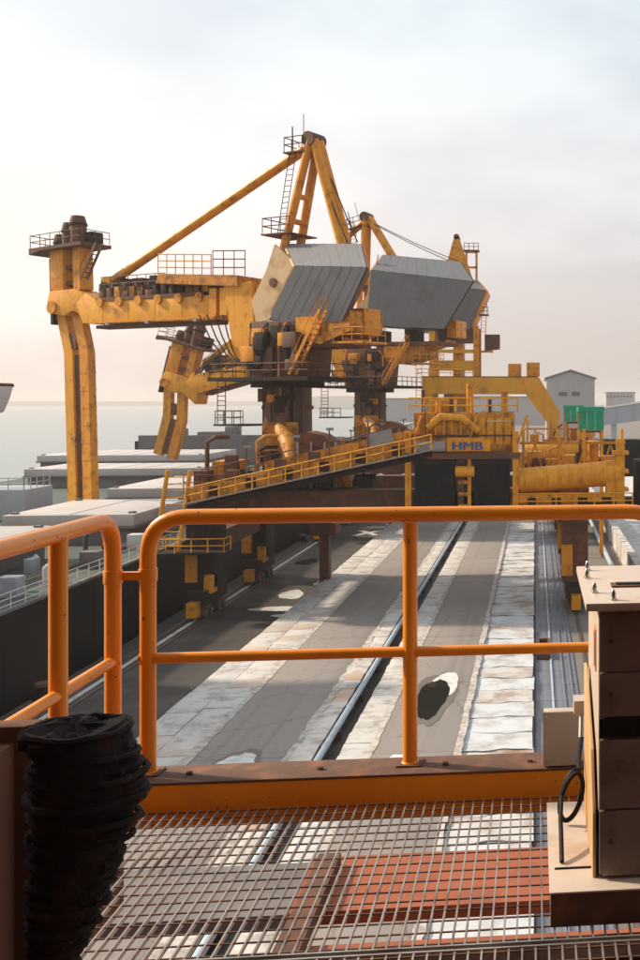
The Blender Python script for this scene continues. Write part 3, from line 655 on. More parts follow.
    ring = lambda e: [Vector(q) for q in ([(r0, -rw, rz0), (f0, -fw, fz0), (b0, -bw, bz0), (b0, fw2 * .7, bz0), (f0, fw2, fz0), (r0, fw2 * .5, rz0)] if e == 0 else
                                          [(r1, -rw, rz1), (f1, -fw, fz1), (b1, -bw, bz1), (b1 + cut(fw2 * .7) - cut(-bw), fw2 * .7, bz1), (f1 + cut(fw2), fw2, fz1), (r1 + cut(fw2 * .5) - cut(-rw), fw2 * .5, rz1)])]
    P0, P1 = ring(0), ring(1)
    core = MB(U).add([tuple(v) for v in P0 + P1], [(5, 0, 1, 4), (4, 1, 2, 3), (6, 11, 10, 7), (7, 10, 9, 8)] + [(i, (i + 1) % 6, 6 + (i + 1) % 6, 6 + i) for i in range(6)])
    house = core.build('machine_house', 'clad', top, smooth=False)
    n = p.get('panels', 15)
    for i, j in ((0, 1), (1, 2), (3, 4), (4, 5), (5, 0)):
        nrm = (P1[i] - P0[i]).cross(P0[j] - P0[i]).normalized()
        cen = (P0[i] + P0[j] + P1[i] + P1[j]) / 4; mid = sum(P0 + P1, Vector()) / 12
        if nrm.dot(cen - mid) < 0: nrm = -nrm
        for k in range(n):
            a, b = (k + .006) / n, (k + .994) / n
            q = [P0[i].lerp(P1[i], a), P0[i].lerp(P1[i], b), P0[j].lerp(P1[j], b), P0[j].lerp(P1[j], a)]
            th = .045 + .012 * (k % 2)
            MB(U).prism([tuple(v) for v in q], tuple(nrm * th)).build('cladding_panel', 'clad', house, smooth=False)
    # raked end frames in crane paint
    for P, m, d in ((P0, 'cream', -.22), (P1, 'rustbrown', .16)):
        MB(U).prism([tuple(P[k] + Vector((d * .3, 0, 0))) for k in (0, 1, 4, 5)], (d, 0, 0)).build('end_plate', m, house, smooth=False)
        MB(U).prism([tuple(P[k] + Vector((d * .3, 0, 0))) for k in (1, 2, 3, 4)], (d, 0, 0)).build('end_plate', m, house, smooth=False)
    # cheek plate between house and boom
    zc = bz0
    MB(U).prism([(r0 + .1, -bw - .12, rz0 - .2), (f0 - .1, -bw - .12, fz0), (b0 + .2, -bw - .12, zc), (b0 - 1.2, -bw - .12, zc - .2), (b0 - 1.7, -bw - .12, zc + 1.6), (b0 - 1.0, -bw - .12, zc + 2.6), (r0 - .7, -bw - .12, zc + 4.2)], (0, .2, 0)).build('cheek_plate', 'cream', top, smooth=False)
    MB(U).tube([(b0 + .7, -bw - .25, zc + 3.0), (b0 + .7, -bw - .1, zc + 3.0)], .38, 16).build('porthole', 'rustbrown', top)
    # frame under the house
    for a in (b0 + .6, b0 + (b1 - b0) * .5, b1 - .6):
        MB(U).box(a - .25, a + .25, -bw + .3, bw - .3, bz1 - 1.5, min(bz0, bz1) + .12).build('house_bearer', 'dark', top)
    MB(U).box(b0, b1 - .2, -bw + .2, bw - .2, bz1 - 1.9, bz1 - 1.45).build('house_girder', 'rustbrown', top)
    MB(U).prism([(2.4, -1.6, 20.5), (b1 - 1.2, -1.6, bz1 - 1.9), (b1 - .2, -1.6, bz1 - 1.6), (b1 - .2, -1.6, bz1 - 1.2), (1.6, -1.6, 22.8)], (0, 3.2, 0)).build('tail_bracket', 'amberdirty', top)
    MB(U).box(b1 - 1.2, b1 + .9, -bw + 1.6, bw - .4, bz1 - .9, bz1 + 1.2).build('counterweight', am2, top, bevel=.08)
    for k, (a, b, sag) in enumerate((((ax, .5, az - .3), (r1 - .5, -.6, rz1 + .2), .2), ((ax, -.5, az - .3), (r1 - 1.5, -.6, rz1 + .2), .2))):
        pa, pb = Lf(*a), U(*b); MB().tube([pa.lerp(pb, f) - Vector((0, 0, sag * 4 * f * (1 - f))) for f in (0, .25, .5, .75, 1)], .05, 5).build('stay_cable', 'dark', top)
    for k in range(4):
        pa, pb = U(-1.8 + .4 * k, -2.5, 19.0 + .3 * k), Lf(-5.5 - .9 * k, -1.7, 23.4)
        MB().tube([pa.lerp(pb, f) - Vector((0, 0, (1.4 + .3 * k) * 4 * f * (1 - f))) for f in (0, .2, .4, .6, .8, 1)], .06, 6).build('hose', 'dark', top)
    for a in (-bl + 6, -bl + 11, -9): 
        MB(Lf).box(a, a + .4, -1.65, -1.4, 22.9, 23.15).build('flood_lamp', 'greyplate', top)
    # ---- bucket elevator leg at the boom tip
    T0 = Lf(-bl, 0, 25.0)
    tilt = p.get('tilt', 0)
    def E(s, t, z):      # local to the tip: z is height below the head joint
        a = R(tilt); q = Vector((s * math.cos(a) + z * math.sin(a), t, z * math.cos(a) - s * math.sin(a)))
        return Vector((T0.x + q.x * c + q.y * s_, T0.y - q.x * s_ + q.y * c, T0.z + q.z))
    zl = p['leg']
    for a, w, m in ((-1.35, 1.15, am), (.75, 1.15, am2)):
        MB(E).prism([(a - 1.1, -.38, 0), (a + w - 1.1, -.38, 0), (a + w, -.38, -4.4), (a + w, -.38, zl), (a, -.38, zl), (a, -.38, -4.4)], (0, .76, 0)).build('elevator_casing', m, top, smooth=False)
    MB(E).box(-.20, .75, -.16, .32, zl + .3, -4.6).build('bucket_chain', 'rustbrown', top)
    MB(E).box(-.8, .2, -.3, .4, -4.0, -2.6).build('chain_guard', 'rustbrown', top)
    for k in range(9): MB(E).box(.73, 1.93, -.41, .41, zl + 1.2 + k * (-zl - 6) / 9, zl + 1.34 + k * (-zl - 6) / 9).build('casing_band', am2, top)
    MB(E).prism([(-2.5, -1.25, -.2), (-2.0, -1.25, 1.4), (1.2, -1.25, 1.4), (3.3, -1.25, .4), (3.4, -1.25, -1.6), (1.2, -1.25, -.6), (0, -1.25, -1.0), (-2.2, -1.25, -.6)], (0, 2.5, 0)).build('head_joint', am, top, bevel=.06)
    MB(E).tube([(-1.6, -1.4, -.1), (-1.6, 1.4, -.1)], .6, 14).build('joint_pin', am2, top)
    MB(E).box(-2.3, -.5, -.9, .9, 1.4, 5.3).build('head_casing', am2, top, bevel=.08)
    MB(E).box(.6, 1.5, -.7, .7, 1.4, 5.3).build('head_post', am2, top)
    for z in (1.9, 3.4): MB(E).box(-.5, .6, -.6, .6, z, z + .4).build('head_tie', 'rustbrown', top)
    MB(E).box(-2.65, -2.3, -.7, .7, -1.6, 4.6).build('head_guide', 'dark', top)
    MB(E).prism([(-4.2, -1.6, 5.0), (-2.6, -1.6, 5.3), (2.9, -1.6, 5.3), (2.9, -1.6, 5.6), (-4.2, -1.6, 5.6)], (0, 3.2, 0)).build('head_platform', 'rustbrown', top)
    railing([(2.8, 1.5, 5.6), (2.8, -1.5, 5.6), (-4.1, -1.5, 5.6), (-4.1, 1.5, 5.6)], 1.2, 1.3, .04, E, 2).build('head_railing', 'rustbrown', top)
    for a, z1, r in ((-1.9, 6.9, .6), (-.7, 7.9, .62), (.55, 8.4, .72)):
        mo = MB(E).tube([(a, 0, 5.6), (a, 0, z1 - .5), (a, 0, z1)], [r, r, r * .8], 14).build('head_motor', 'rustbrown', top)
        MB(E).tube([(a, 0, z1 - .9), (a, 0, z1 - .7)], r * 1.12, 14).build('motor_flange', 'dark', mo)
    MB(E).box(-1.0, 2.0, .2, 1.5, 5.6, 6.9).build('gearbox', 'dark', top, bevel=.1)
    stairs((2.4, -1.0, 2.2), (4.6, -1.0, 5.3), .7, E, (0, 1, 0), 8).build('head_stair', 'rustbrown', top)
    # ---- machinery on the portal deck
    zb = dk + 1.85
    for x0, x1, y0, y1, h, m in ((-24.6, -22.9, -6.5, -3.5, 2.0, am2), (-23.2, -21.9, -8.0, -5.2, 1.2, 'dark'), (-25.4, -24.4, -8.2, -6.6, 1.4, 'rustbrown'), (-17.8, -15.2, -7.8, -5.2, 3.6, 'rustbrown')):
        MB(W).box(x0, x1, y0, y1, zb, zb + h).build('deck_machine', m, top, bevel=.08)
    MB(W).prism([(-18.2, -7.9, zb + 3.6), (-14.8, -7.9, zb + 2.7), (-14.8, -7.9, zb + 3.0), (-16.0, -7.9, zb + 4.0), (-17.2, -7.9, zb + 4.3), (-18.2, -7.9, zb + 4.1)], (0, 3.0, 0)).build('hood', 'rustbrown', top)
    for x in (-17.9, -16.9, -15.9, -15.1): MB(W).box(x - .08, x + .08, -7.95, -7.8, zb, zb + 3.5).build('frame_post', 'greyplate', top)
    MB(W).tube([(-20.5, -2.4, zb + 4.4), (-19.4, -4.4, zb + 3.4), (-18.4, -6.4, zb + .5)], [.55, .65, .7], 12).build('discharge_chute', 'amberdirty', top)
    MB(W).prism([(-21.9, -2.6, zb + 2.6), (-19.2, -2.6, zb + 2.6), (-19.2, -2.6, zb + 4.9), (-21.9, -2.6, zb + 4.9)], (0, .5, 0)).build('column_door', 'amberdirty', top)
    railing([(-26, -8.5, zb), (-15, -8.5, zb)], 1.1, 1.3, .045, W).build('deck_railing', 'rustbrown', top)
    q = random.Random(p['seed'])
    for k in range(20):
        x, y = q.uniform(-25.2, -12.5), q.uniform(-8.0, -5.5); h = q.uniform(.5, 2.6); w = q.uniform(.25, .8); d = q.uniform(.2, .6)
        m = q.choice(['rustbrown', 'dark', 'rustbrown', 'amberdirty', 'column', 'dark'])
        if k % 4 == 0: MB(W).tube([(x - w, y, zb + h * .4), (x + w, y, zb + h * .4)], d * .8, 12).build('drive_motor', m, top); MB(W).box(x - w * .7, x + w * .7, y - d * .6, y + d * .6, zb, zb + h * .4).build('motor_bed', 'dark', top)
        elif k % 4 == 1: MB(W).tube([(x, y, zb), (x, y, zb + h + 1), (x + w, y, zb + h + 1.4), (x + w + .8, y + .6, zb + h + 1.4)], .12 + .1 * d, 8).build('riser_pipe', m, top)
        else: MB(W).prism([(x - w, y - d, zb), (x + w, y - d, zb), (x + w * q.uniform(.5, 1), y - d, zb + h), (x - w * q.uniform(.5, 1), y - d, zb + h)], (0, 2 * d, 0)).build('deck_machine', m, top, bevel=.06)
    for k in range(12):
        x, z = q.uniform(-2.6, 3.6), q.uniform(18.0, 21.4); w, h = q.uniform(.2, .7), q.uniform(.3, 1.3)
        MB(U).box(x - w, x + w, -3.0 + q.uniform(0, .3), -2.2, z, z + h).build('turret_unit', q.choice(['rustbrown', 'dark', 'dark', am2, 'column']), top, bevel=.05)
    for k in range(6):
        x = q.uniform(-2.2, 3.0); MB(U).tube([(x, -2.45, 18), (x, -2.45, 20 + q.uniform(0, 2)), (x + q.uniform(-.8, .8), -2.45, 22.4)], .07, 6).build('hydraulic_line', q.choice(['dark', am2]), top)
    # ---- inclined covered conveyor rising to the land side
    ca, cb = (-25.0, -9.0, dk + 1.5), (-7.6, -9.0, dk + 5.3)
    v = Vector(cb) - Vector(ca)
    MB(W).beam(ca, cb, 2.6, 1.1).build('conveyor_gallery', 'amberdirty', top)
    MB(W).beam(Vector(ca) + Vector((0, -.2, -.8)), Vector(cb) + Vector((0, -.2, -.8)), 2.9, .35).build('conveyor_truss', 'dark', top)
    MB(W).beam(Vector(ca) + Vector((0, -1.75, -.45)), Vector(cb) + Vector((0, -1.75, -.45)), .85, .08).build('conveyor_walkway', 'greyplate', top)
    railing([Vector(ca) + Vector((0, -2.1, -.4)), Vector(cb) + Vector((0, -2.1, -.4))], 1.1, 1.2, .05, W).build('conveyor_railing', am, top)
    MB(W).beam(Vector(ca).lerp(Vector(cb), .3) + Vector((0, .1, .9)), Vector(cb) + Vector((0, .1, .9)), 1.9, .9).build('conveyor_hood', 'amberdirty', top)
    for f in (.1, .25, .4, .55, .7, .85):
        q = Vector(ca) + v * f
        MB(W).box(q.x - .35, q.x + .35, q.y - 1.36, q.y - 1.28, q.z - .3, q.z + .4).build('idler_opening', 'dark', top)
    railing([Vector(ca) + Vector((0, 1.2, .5)), Vector(cb) + Vector((0, 1.2, .5))], 1.3, 1.2, .045, W).build('conveyor_railing', 'rustbrown', top)
    for f in (.16, .36, .5, .66, .9):
        qq = Vector(ca) + v * f
        MB(W).box(qq.x - .4, qq.x + .5, qq.y - .9, qq.y - .2, qq.z + .4, qq.z + 1.3).build('gallery_unit', 'rustbrown' if f < .55 else am2, top, bevel=.06)
        MB(W).tube([(qq.x + 1.2, qq.y - 1.2, qq.z - .3), (qq.x + 1.2, qq.y - 1.2, qq.z + 3.0)], .06, 6).build('lamp_post', 'rustbrown', top)
        MB(W).box(qq.x + 1.0, qq.x + 1.5, qq.y - 1.3, qq.y - 1.1, qq.z + 2.9, qq.z + 3.1).build('lamp_head', 'greyplate', top)
    q = Vector(ca) + v * .78; MB(W).beam(q + Vector((-.9, -1.0, 1.02)), q + Vector((.9, -1.0, 1.45)), .1, 1.0).build('cover_patch', 'greyplate', top)
    # ---- land-side transfer house with the two black curtained hoppers
    if p['front']:
        yf = -10.4
        for x0, x1 in ((-8.9, -6.0), (-4.5, -1.9)):
            hp = MB(W).box(x0, x1, yf, yf + 3.0, dk - .1, dk + 4.0).build('black_hopper', 'black', top, bevel=.12)
            for k in range(5):
                a = x0 + (x1 - x0) * (k + .5) / 5
                MB(W).box(a - .05, a + .05, yf - .06, yf + .02, dk + .1, dk + 3.8).build('hopper_rib', 'black', hp)
            MB(W).box(x0 - .08, x1 + .08, yf - .1, yf + 3.05, dk + 3.75, dk + 4.05).build('hopper_rim', 'dark', hp)
        for x in (-9.35, -1.45): MB(W).box(x - .22, x + .22, yf - .15, yf + .3, dk - .3, dk + 6.2).build('frame_column', am2, top)
        MB(W).box(-9.6, -1.1, yf - .2, yf + .2, dk + 4.15, dk + 4.6).build('frame_beam', 'rustbrown', top)
        MB(W).box(-9.4, -1.3, yf - .6, yf + 3.4, dk - .45, dk - .12).build('hopper_floor', 'dark', top)
        MB(W).box(-5.75, -5.3, yf + .3, yf + 1.2, dk - .12, dk + 4.1).build('gap_machinery', 'rustbrown', top)
        MB(W).box(-5.0, -4.75, yf + .1, yf + .5, dk - .12, dk + 4.1).build('gap_post', am2, top)
        for z in (.6, 1.5, 2.4): MB(W).tube([(-5.7, yf + .2, dk + z), (-4.8, yf + .2, dk + z)], .16, 8).build('gap_pipe', 'amberdirty', top)
        MB(W).tube([(-5.9, yf + .2, dk + 3.2), (-4.5, yf + .2, dk + 3.2)], .42, 12).build('gap_motor', am, top)
        MB(W).box(-9.0, -1.6, yf + .5, yf + 4.0, dk + 4.6, dk + 7.6).build('transfer_house', 'amberdirty', top, bevel=.06)
        MB(W).tube([(-8.0, yf + .3, dk + 6.5), (-7.0, yf + .3, dk + 7.3), (-5.4, yf + .3, dk + 7.2), (-4.2, yf + .3, dk + 6.2)], .28, 8).build('house_pipe', am, top)
        for k in range(4): MB(W).box(-4.2 + k * .65, -3.75 + k * .65, yf + .42, yf + .5, dk + 5.2, dk + 7.2).build('wall_rib', am, top)
        MB(W).box(-3.6, -1.7, yf + .36, yf + .41, dk + 6.9, dk + 7.02).build('light_strip', 'cream', top)
        MB(W).box(-8.9, -6.6, yf - .32, yf - .22, dk + 4.75, dk + 5.5).build('sign_plate', 'greyplate', top)
        MB(W).box(-6.5, -3.3, yf - .32, yf - .22, dk + 4.75, dk + 5.75).build('sign_board', am2, top)
        fc = bpy.data.curves.new('lettering', 'FONT'); fc.body = 'HMB'; fc.size = .86; fc.extrude = .02; fc.space_character = 1.0
        fo = bpy.data.objects.new('lettering', fc); COL.objects.link(fo)
        bpy.context.view_layer.update()
        me = bpy.data.meshes.new_from_object(fo.evaluated_get(bpy.context.evaluated_depsgraph_get()))
        bpy.data.objects.remove(fo)
        bm = bmesh.new(); bm.from_mesh(me); n0 = list(bm.verts) + list(bm.edges) + list(bm.faces)
        du = bmesh.ops.duplicate(bm, geom=n0); bmesh.ops.translate(bm, vec=(.05, .012, .005), verts=[g for g in du['geom'] if isinstance(g, bmesh.types.BMVert)]); bm.to_mesh(me); bm.free()
        me.materials.clear(); me.materials.append(M['blue'])
        lt = bpy.data.objects.new('lettering', me); COL.objects.link(lt); lt.parent = top
        lt.location = Vector((-6.2, TY + yf - .345, dk + 4.84)) - Vector(top.location); lt.rotation_euler = (R(90), 0, 0); lt.scale = (1.3, 1.0, 1.0)
        railing([(-9.4, yf + .4, dk + 7.6), (-1.3, yf + .4, dk + 7.6)], 1.1, 1.2, .045, W).build('house_railing', am, top)
        railing([(-9.4, yf - .5, dk - .1), (-1.3, yf - .5, dk - .1)], .5, 1.6, .04, W, 1).build('floor_railing', 'rustbrown', top)
        for k in range(7): MB(W).box(-8.7 + k * .62, -8.58 + k * .62, yf + .40, yf + .5, dk + 5.9, dk + 7.5).build('wall_rib', am2, top)
        MB(W).box(-9.1, -1.5, yf + .38, yf + .47, dk + 5.82, dk + 5.94).build('wall_rail', 'rustbrown', top)
        for k, (x, h) in enumerate(((-8.4, 1.7), (-7.2, .9), (-6.3, 1.3), (-4.9, 2.2), (-3.4, 1.0), (-2.3, 1.6))):
            MB(W).tube([(x, yf + 1.2, dk + 7.6), (x, yf + 1.2, dk + 7.6 + h)], .28 if k % 2 else .14, 10).build('roof_vent', am2 if k % 2 else 'rustbrown', top)
        MB(W).box(-7.9, -6.0, yf + 1.4, yf + 3.0, dk + 7.6, dk + 8.6).build('roof_unit', am, top, bevel=.08)
        for x in (-9.3, -5.2, -1.5): MB(W).beam((x, yf, dk + 4.6), (x + .9, yf + .3, dk + 7.4), .14, .14).build('brace', am2, top)
        # white electrical box hanging under the deck
        MB(W).box(-15.6, -14.2, -6.5, -5.2, dk - 1.0, dk + .02).build('hanging_box', 'shipwhite', top, bevel=.05)
    # ---- land-side tube conveyor
    MB(W).tube([(-1.2, -9.4, dk + 2.4), (6.6, -9.4, dk + 3.0)], .95, 20).build('tube_conveyor', am, top)
    MB(W).box(-1.2, 6.4, -10.5, -8.4, dk + .85, dk + 1.4).build('tube_bearer', am2, top)
    for x in (-.2, 1.6, 3.6, 5.4): MB(W).box(x - .35, x + .35, -10.55, -10.4, dk + .55, dk + 1.2).build('bearer_opening', 'dark', top)
    MB(W).box(-1.4, 7.4, -11.4, -10.4, dk + .35, dk + .47).build('tube_walkway', 'greyplate', top)
    railing([(-1.3, -11.3, dk + .47), (7.3, -11.3, dk + .47)], 1.1, 1.5, .045, W).build('tube_railing', am, top)
    MB(W).box(6.2, 6.8, -10.2, -9.0, dk - .2, dk + 5.6).build('end_post', am, top)
    for z in (1.6, 3.0, 4.4): MB(W).box(5.9, 7.1, -10.4, -8.8, dk + z, dk + z + .25).build('post_collar', am2, top)
    MB(W).box(5.4, 6.2, -10.1, -8.9, dk + .9, dk + 3.9).build('end_box', am2, top, bevel=.05)
    MB(W).box(7.8, 12.6, -10.6, -6.5, dk - .4, dk + 3.9).build('drive_house', 'black', top, bevel=.1)
    MB(W).box(3.6, 12.6, -8.2, -6.6, dk + .0, dk + .9).build('drive_bearer', 'rustbrown', top)
    q = random.Random(p['seed'] + 40)
    # pipes, boxes and posts on the land-side deck behind the tube
    MB(W).box(-1.0, 7.0, -6.6, 6.0, dk + 1.7, dk + 1.85).build('land_deck', am2, top)
    zt = dk + 1.85
    for k, (x, y, w, h) in enumerate(((-.6, -5.6, 1.1, 2.6), (.9, -5.8, .9, 2.0), (2.2, -5.9, 1.6, 2.3), (4.3, -5.8, .8, 3.4), (5.4, -5.6, 1.0, 2.2))):
        MB(W).box(x, x + w, y, y + 1.2, zt, zt + h).build('deck_cabinet', am2 if k % 2 else am, top, bevel=.05)
    MB(W).tube([(-1.0, -6.3, zt + .9), (6.8, -6.3, zt + 1.5)], .35, 10).build('deck_pipe', am, top)
    for x in (-.9, 1.9, 3.9, 6.9): MB(W).tube([(x, -6.5, zt), (x, -6.5, zt + 4.4)], .12, 8).build('lamp_post', am, top)
    for k in range(16):
        x, y, h = q.uniform(-.8, 6.6), q.uniform(-6.2, -3.0), q.uniform(1.2, 3.6)
        if k % 3: MB(W).tube([(x, y, zt), (x, y, zt + h), (x + q.uniform(-.8, .8), y, zt + h + .3)], q.uniform(.08, .2), 8).build('pipe_stub', q.choice([am, am2, 'rustbrown']), top)
        else: MB(W).tube([(x - .5, y, zt + h * .5), (x + .5, y, zt + h * .5)], .35, 12).build('fan_motor', q.choice([am2, 'rustbrown']), top); MB(W).box(x - .3, x + .3, y - .25, y + .25, zt, zt + h * .5).build('motor_bed', am2, top)
    for k in range(4): MB(W).beam((-1 + k * 2.0, -6.4, zt), (k * 2.0, -6.4, zt + 3.2), .12, .12).build('brace', am, top); MB(W).beam((1 + k * 2.0, -6.4, zt), (k * 2.0, -6.4, zt + 3.2), .12, .12).build('brace', am, top)
    MB(W).box(-1.2, 7.2, -6.5, -6.3, zt + 3.2, zt + 3.4).build('rack_beam', am2, top)
    for k in range(9): x = -.8 + k * .85; MB(W).tube([(x, -9.4, dk + 2.4 + .0769 * (x + 1.2)), (x + .08, -9.4, dk + 2.4 + .0769 * (x + 1.28))], 1.0, 20).build('tube_flange', am2, top)
    railing([(-1, -6.5, zt), (7, -6.5, zt), (7, 5.8, zt)], 1.1, 1.2, .045, W).build('land_railing', am, top)
    return top

A = dict(paint='amber', paint2='amber2', luff=0, deck=7.6, boom=25.8, seed=5, tilt=-2.2, cut=(.8, .8), apex=(2.9, 37.4), rear=6.8, leg=-20.5, front=True,
         house=((.5, 8.3, .8, 29.0, 28.5), (3.4, 10.5, 2.8, 26.8, 26.3), (-.2, 7.4, 2.0, 22.7, 22.3)))
ship_unloader('nearest amber ship unloader with tall leg in the hold and a lettered hopper house', -20.5, 86, 30, A)
B = dict(paint='amber', paint2='amber2', luff=14.5, deck=7.6, boom=27.0, seed=9, cut=(.5, 2.6), apex=(3.8, 38.6), rear=8.0, leg=-9.6, front=False, tilt=16, panels=18,
         house=((2.3, 12.4, 1.0, 34.2, 33.0), (2.0, 15.0, 3.5, 32.0, 30.3), (.9, 11.0, 2.6, 25.4, 24.8)))
ship_unloader('second ship unloader half hidden behind the nearest one, its boom lowered', -20.5, 128, 18, B)

# ------------------------------------------------------------------ unloader C: portal with raked land leg
def unloader_c():
    X0, Y0 = -11.5, 152
    top = thing('ship_unloader', 'farthest yellow unloader on a wide portal frame with sloping right leg', 'crane', (X0, Y0, 0), 'travelling ship unloaders on the quay')
    W = lambda x, y, z: Vector((x, Y0 + y, z)); y_ = 'yellow'
    for y in (-4, 4):
        MB(W).box(-16.2, -14.8, y - .7, y + .7, .1, 17.2).build('portal_leg', y_, top)
        MB(W).box(-16.2, .6, y - .8, y + .8, 17.2, 19.6).build('portal_girder', y_, top)
        MB(W).prism([(.6, y - .7, 19.6), (-1.4, y - .7, 17.2), (1.6, y - .7, 13.2), (2.0, y - .7, 12.6), (3.6, y - .7, 12.6), (3.6, y - .7, 14.6)], (0, 1.4, 0)).build('raked_leg', y_, top)
        MB(W).box(2.0, 3.6, y - .6, y + .6, .1, 12.6).build('portal_leg', y_, top)
        for x in (-15.6, 2.8): MB(W).box(x - .7, x + .7, y - 2, y + 2, .1, 1.6).build('bogie', 'dark', top, bevel=.1)
    for x in (-15.6, -11.5, -5, 0): MB(W).box(x - .5, x + .5, -3.2, 3.2, 17.4, 19.2).build('cross_girder', y_, top)
    MB(W).box(-16.4, .4, -4.6, 4.6, 19.6, 19.75).build('portal_deck', 'rustbrown', top)
    railing([(-16.9, -5, 19.7), (-9, -5, 19.7)], 1.1, 1.5, .05, W).build('deck_railing', y_, top)
    ladder((-16.7, -4.9, 9), (-16.7, -4.9, 22), .8, W, (1, 0, 0), .06, .6).build('leg_ladder', y_, top)
    for x in (-3.9, -1.2): MB(W).box(x, x + 1.9, -4.4, -2.2, 19.75, 21.6 if x < -3 else 21.8).build('deck_cabinet', 'amber2', top, bevel=.06)
    # tower frame
    for x in (-15.0, -8.6):
        for y in (-3, 3): MB(W).box(x - .4, x + .4, y - .4, y + .4, 19.75, 27.2).build('tower_post', y_ if x < -9 else 'amber2', top)
    MB(W).box(-12.0, -10.6, -2.6, 2.6, 19.75, 27).build('tower_core', 'amber2', top)
    for z in (20.6, 23.2): MB(W).box(-15, -8.6, -3.2, -2.7, z, z + (1.5 if z < 21 else .5)).build('tower_tie', y_, top)
    MB(W).beam((-14.8, -3.1, 23.7), (-12, -3.1, 26.6), .3, .35).build('tower_brace', 'rustbrown', top)
    MB(W).box(-14.2, -9.0, -3.1, -2.8, 24.6, 27).build('tower_panel', 'column', top)
    # central column through the portal
    MB(W).tube([(-11.6, 0, 8.5), (-11.6, 0, 17.4)], [3.4, 1.9], 20).build('funnel', 'greyplate', top)
    MB(W).box(-12.2, -9.6, -2.2, 2.2, 8.5, 17.3).build('funnel_frame', y_, top)
    MB(W).box(-15.0, 2.2, -3.2, 3.2, 7.6, 8.5).build('lower_girder', y_, top)
    MB(W).box(-8.0, -3.0, -3.4, .5, 8.5, 14.6).build('grey_tank', 'greyplate', top, bevel=.3)
    # house, same raked shape
    P0 = [Vector(q) for q in ((-17.5, -1, 35.4), (-17.2, -4.4, 33.4), (-18.5, -3, 26.4), (-18.5, 3, 26.4), (-17.2, 4, 33.4), (-17.5, 1, 35.4))]
    P1 = [Vector(q) for q in ((-8.7, -1, 34.1), (-7.2, -4.4, 32.3), (-9.6, -3, 26.6), (-9.6, 3, 26.6), (-7.2, 4, 32.3), (-8.7, 1, 34.1))]
    h = MB(W).add([tuple(v) for v in P0 + P1], [(5, 0, 1, 4), (4, 1, 2, 3), (6, 11, 10, 7), (7, 10, 9, 8)] + [(i, (i + 1) % 6, 6 + (i + 1) % 6, 6 + i) for i in range(6)]).build('machine_house', 'clad', top, smooth=False)
    for i, j in ((0, 1), (1, 2)):
        nr = (P1[i] - P0[i]).cross(P0[j] - P0[i]).normalized()
        if nr.y > 0: nr = -nr
        for k in range(6):
            a, b = (k + .02) / 6, (k + .98) / 6
            MB(W).prism([tuple(P0[i].lerp(P1[i], a)), tuple(P0[i].lerp(P1[i], b)), tuple(P0[j].lerp(P1[j], b)), tuple(P0[j].lerp(P1[j], a))], tuple(nr * (.05 + .03 * (k % 2)))).build('cladding_panel', 'clad', h, smooth=False)
    MB(W).prism([tuple(P1[k] + Vector((.06, 0, 0))) for k in (1, 2, 3, 4)], (.3, 0, 0)).build('end_plate', 'amber2', h, smooth=False)
    MB(W).prism([tuple(P1[k] + Vector((.06, 0, 0))) for k in (0, 1, 4, 5)], (.3, 0, 0)).build('end_plate', 'amber2', h, smooth=False)
    # mast: a plated triangle
    for y in (-1.2, 1.0):
        MB(W).prism([(-13.9, y, 33.5), (-11.95, y, 40.6), (-11.3, y, 40.6), (-9.0, y, 33.5), (-10.6, y, 33.5), (-11.6, y, 37.4), (-12.2, y, 33.5)], (0, .4, 0)).build('mast_plate', 'amber2', top)
    MB(W).tube([(-11.62, -1.2, 40.6), (-11.62, 1.4, 40.6)], .42, 12).build('apex_pin', 'rustbrown', top)
    for x in (-10.2, -8.7): MB(W).box(x - .16, x + .16, -.6, -.3, 33, 38.5).build('frame_post', 'amber2', top)
    for z in (36.0, 38.3): MB(W).box(-10.3, -8.6, -.6, -.3, z, z + .3).build('frame_tie', 'amber2', top)
    MB(W).box(-10.6, -8.3, -1.0, 1.0, 38.6, 38.72).build('top_platform', 'rustbrown', top)
    railing([(-10.5, -.9, 38.72), (-8.4, -.9, 38.72)], 1.0, .7, .045, W).build('top_railing', 'rustbrown', top)
    # side cabin and ladder at the right
    MB(W).box(-8.2, -6.2, -2.6, -.4, 23.4, 23.6).build('cabin_platform', 'amber2', top)
    MB(W).prism([(-7.4, -2.5, 23.6), (-5.2, -2.5, 23.9), (-5.2, -2.5, 26.0), (-7.4, -2.5, 26.0)], (0, 2, 0)).build('side_cabin', 'rustbrown', top)
    ladder((-7.6, -2.6, 25.9), (-7.4, -2.6, 31), .7, W, (1, 0, 0), .05, .5).build('side_ladder', 'amber2', top)
    MB(W).box(-8.2, -6.8, -2.7, -1.2, 28.8, 28.95).build('side_landing', 'rustbrown', top)
    railing([(-8.1, -2.6, 28.95), (-6.9, -2.6, 28.95)], 1.1, .6, .045, W).build('side_railing', 'rustbrown', top)
unloader_c()

# ------------------------------------------------------------------ green netted frames on posts (land side)
def netted(x0, x1, y, z0, z1, label):
    t = thing('netted_frame', label, 'netting', ((x0 + x1) / 2, y, 0), 'green netted frames')
    for x in (x0 + .1, x1 - .1):
        for yy in (y, y + 2.6): MB().box(x - .12, x + .12, yy - .12, yy + .12, 0, z1).build('post', 'amber2', t)
    for k in range(3):
        a, b = x0 + (x1 - x0) * k / 3 + .03, x0 + (x1 - x0) * (k + 1) / 3 - .03
        MB().box(a, b, y - .2, y - .14, z0, z1 - .5).build('net_panel', 'net', t)
    MB().box(x0 - .1, x1 + .1, y - .3, y + 2.8, z1 - .5, z1).build('net_roof', 'net', t)
    MB().box(x0, x1, y - .1, y + 2.7, z0 - .25, z0 - .05).build('floor', 'rustbrown', t)
    MB().box(x1 + .005, x1 + .065, y - .1, y + 2.7, z0, z1 - .5).build('net_panel', 'net', t)
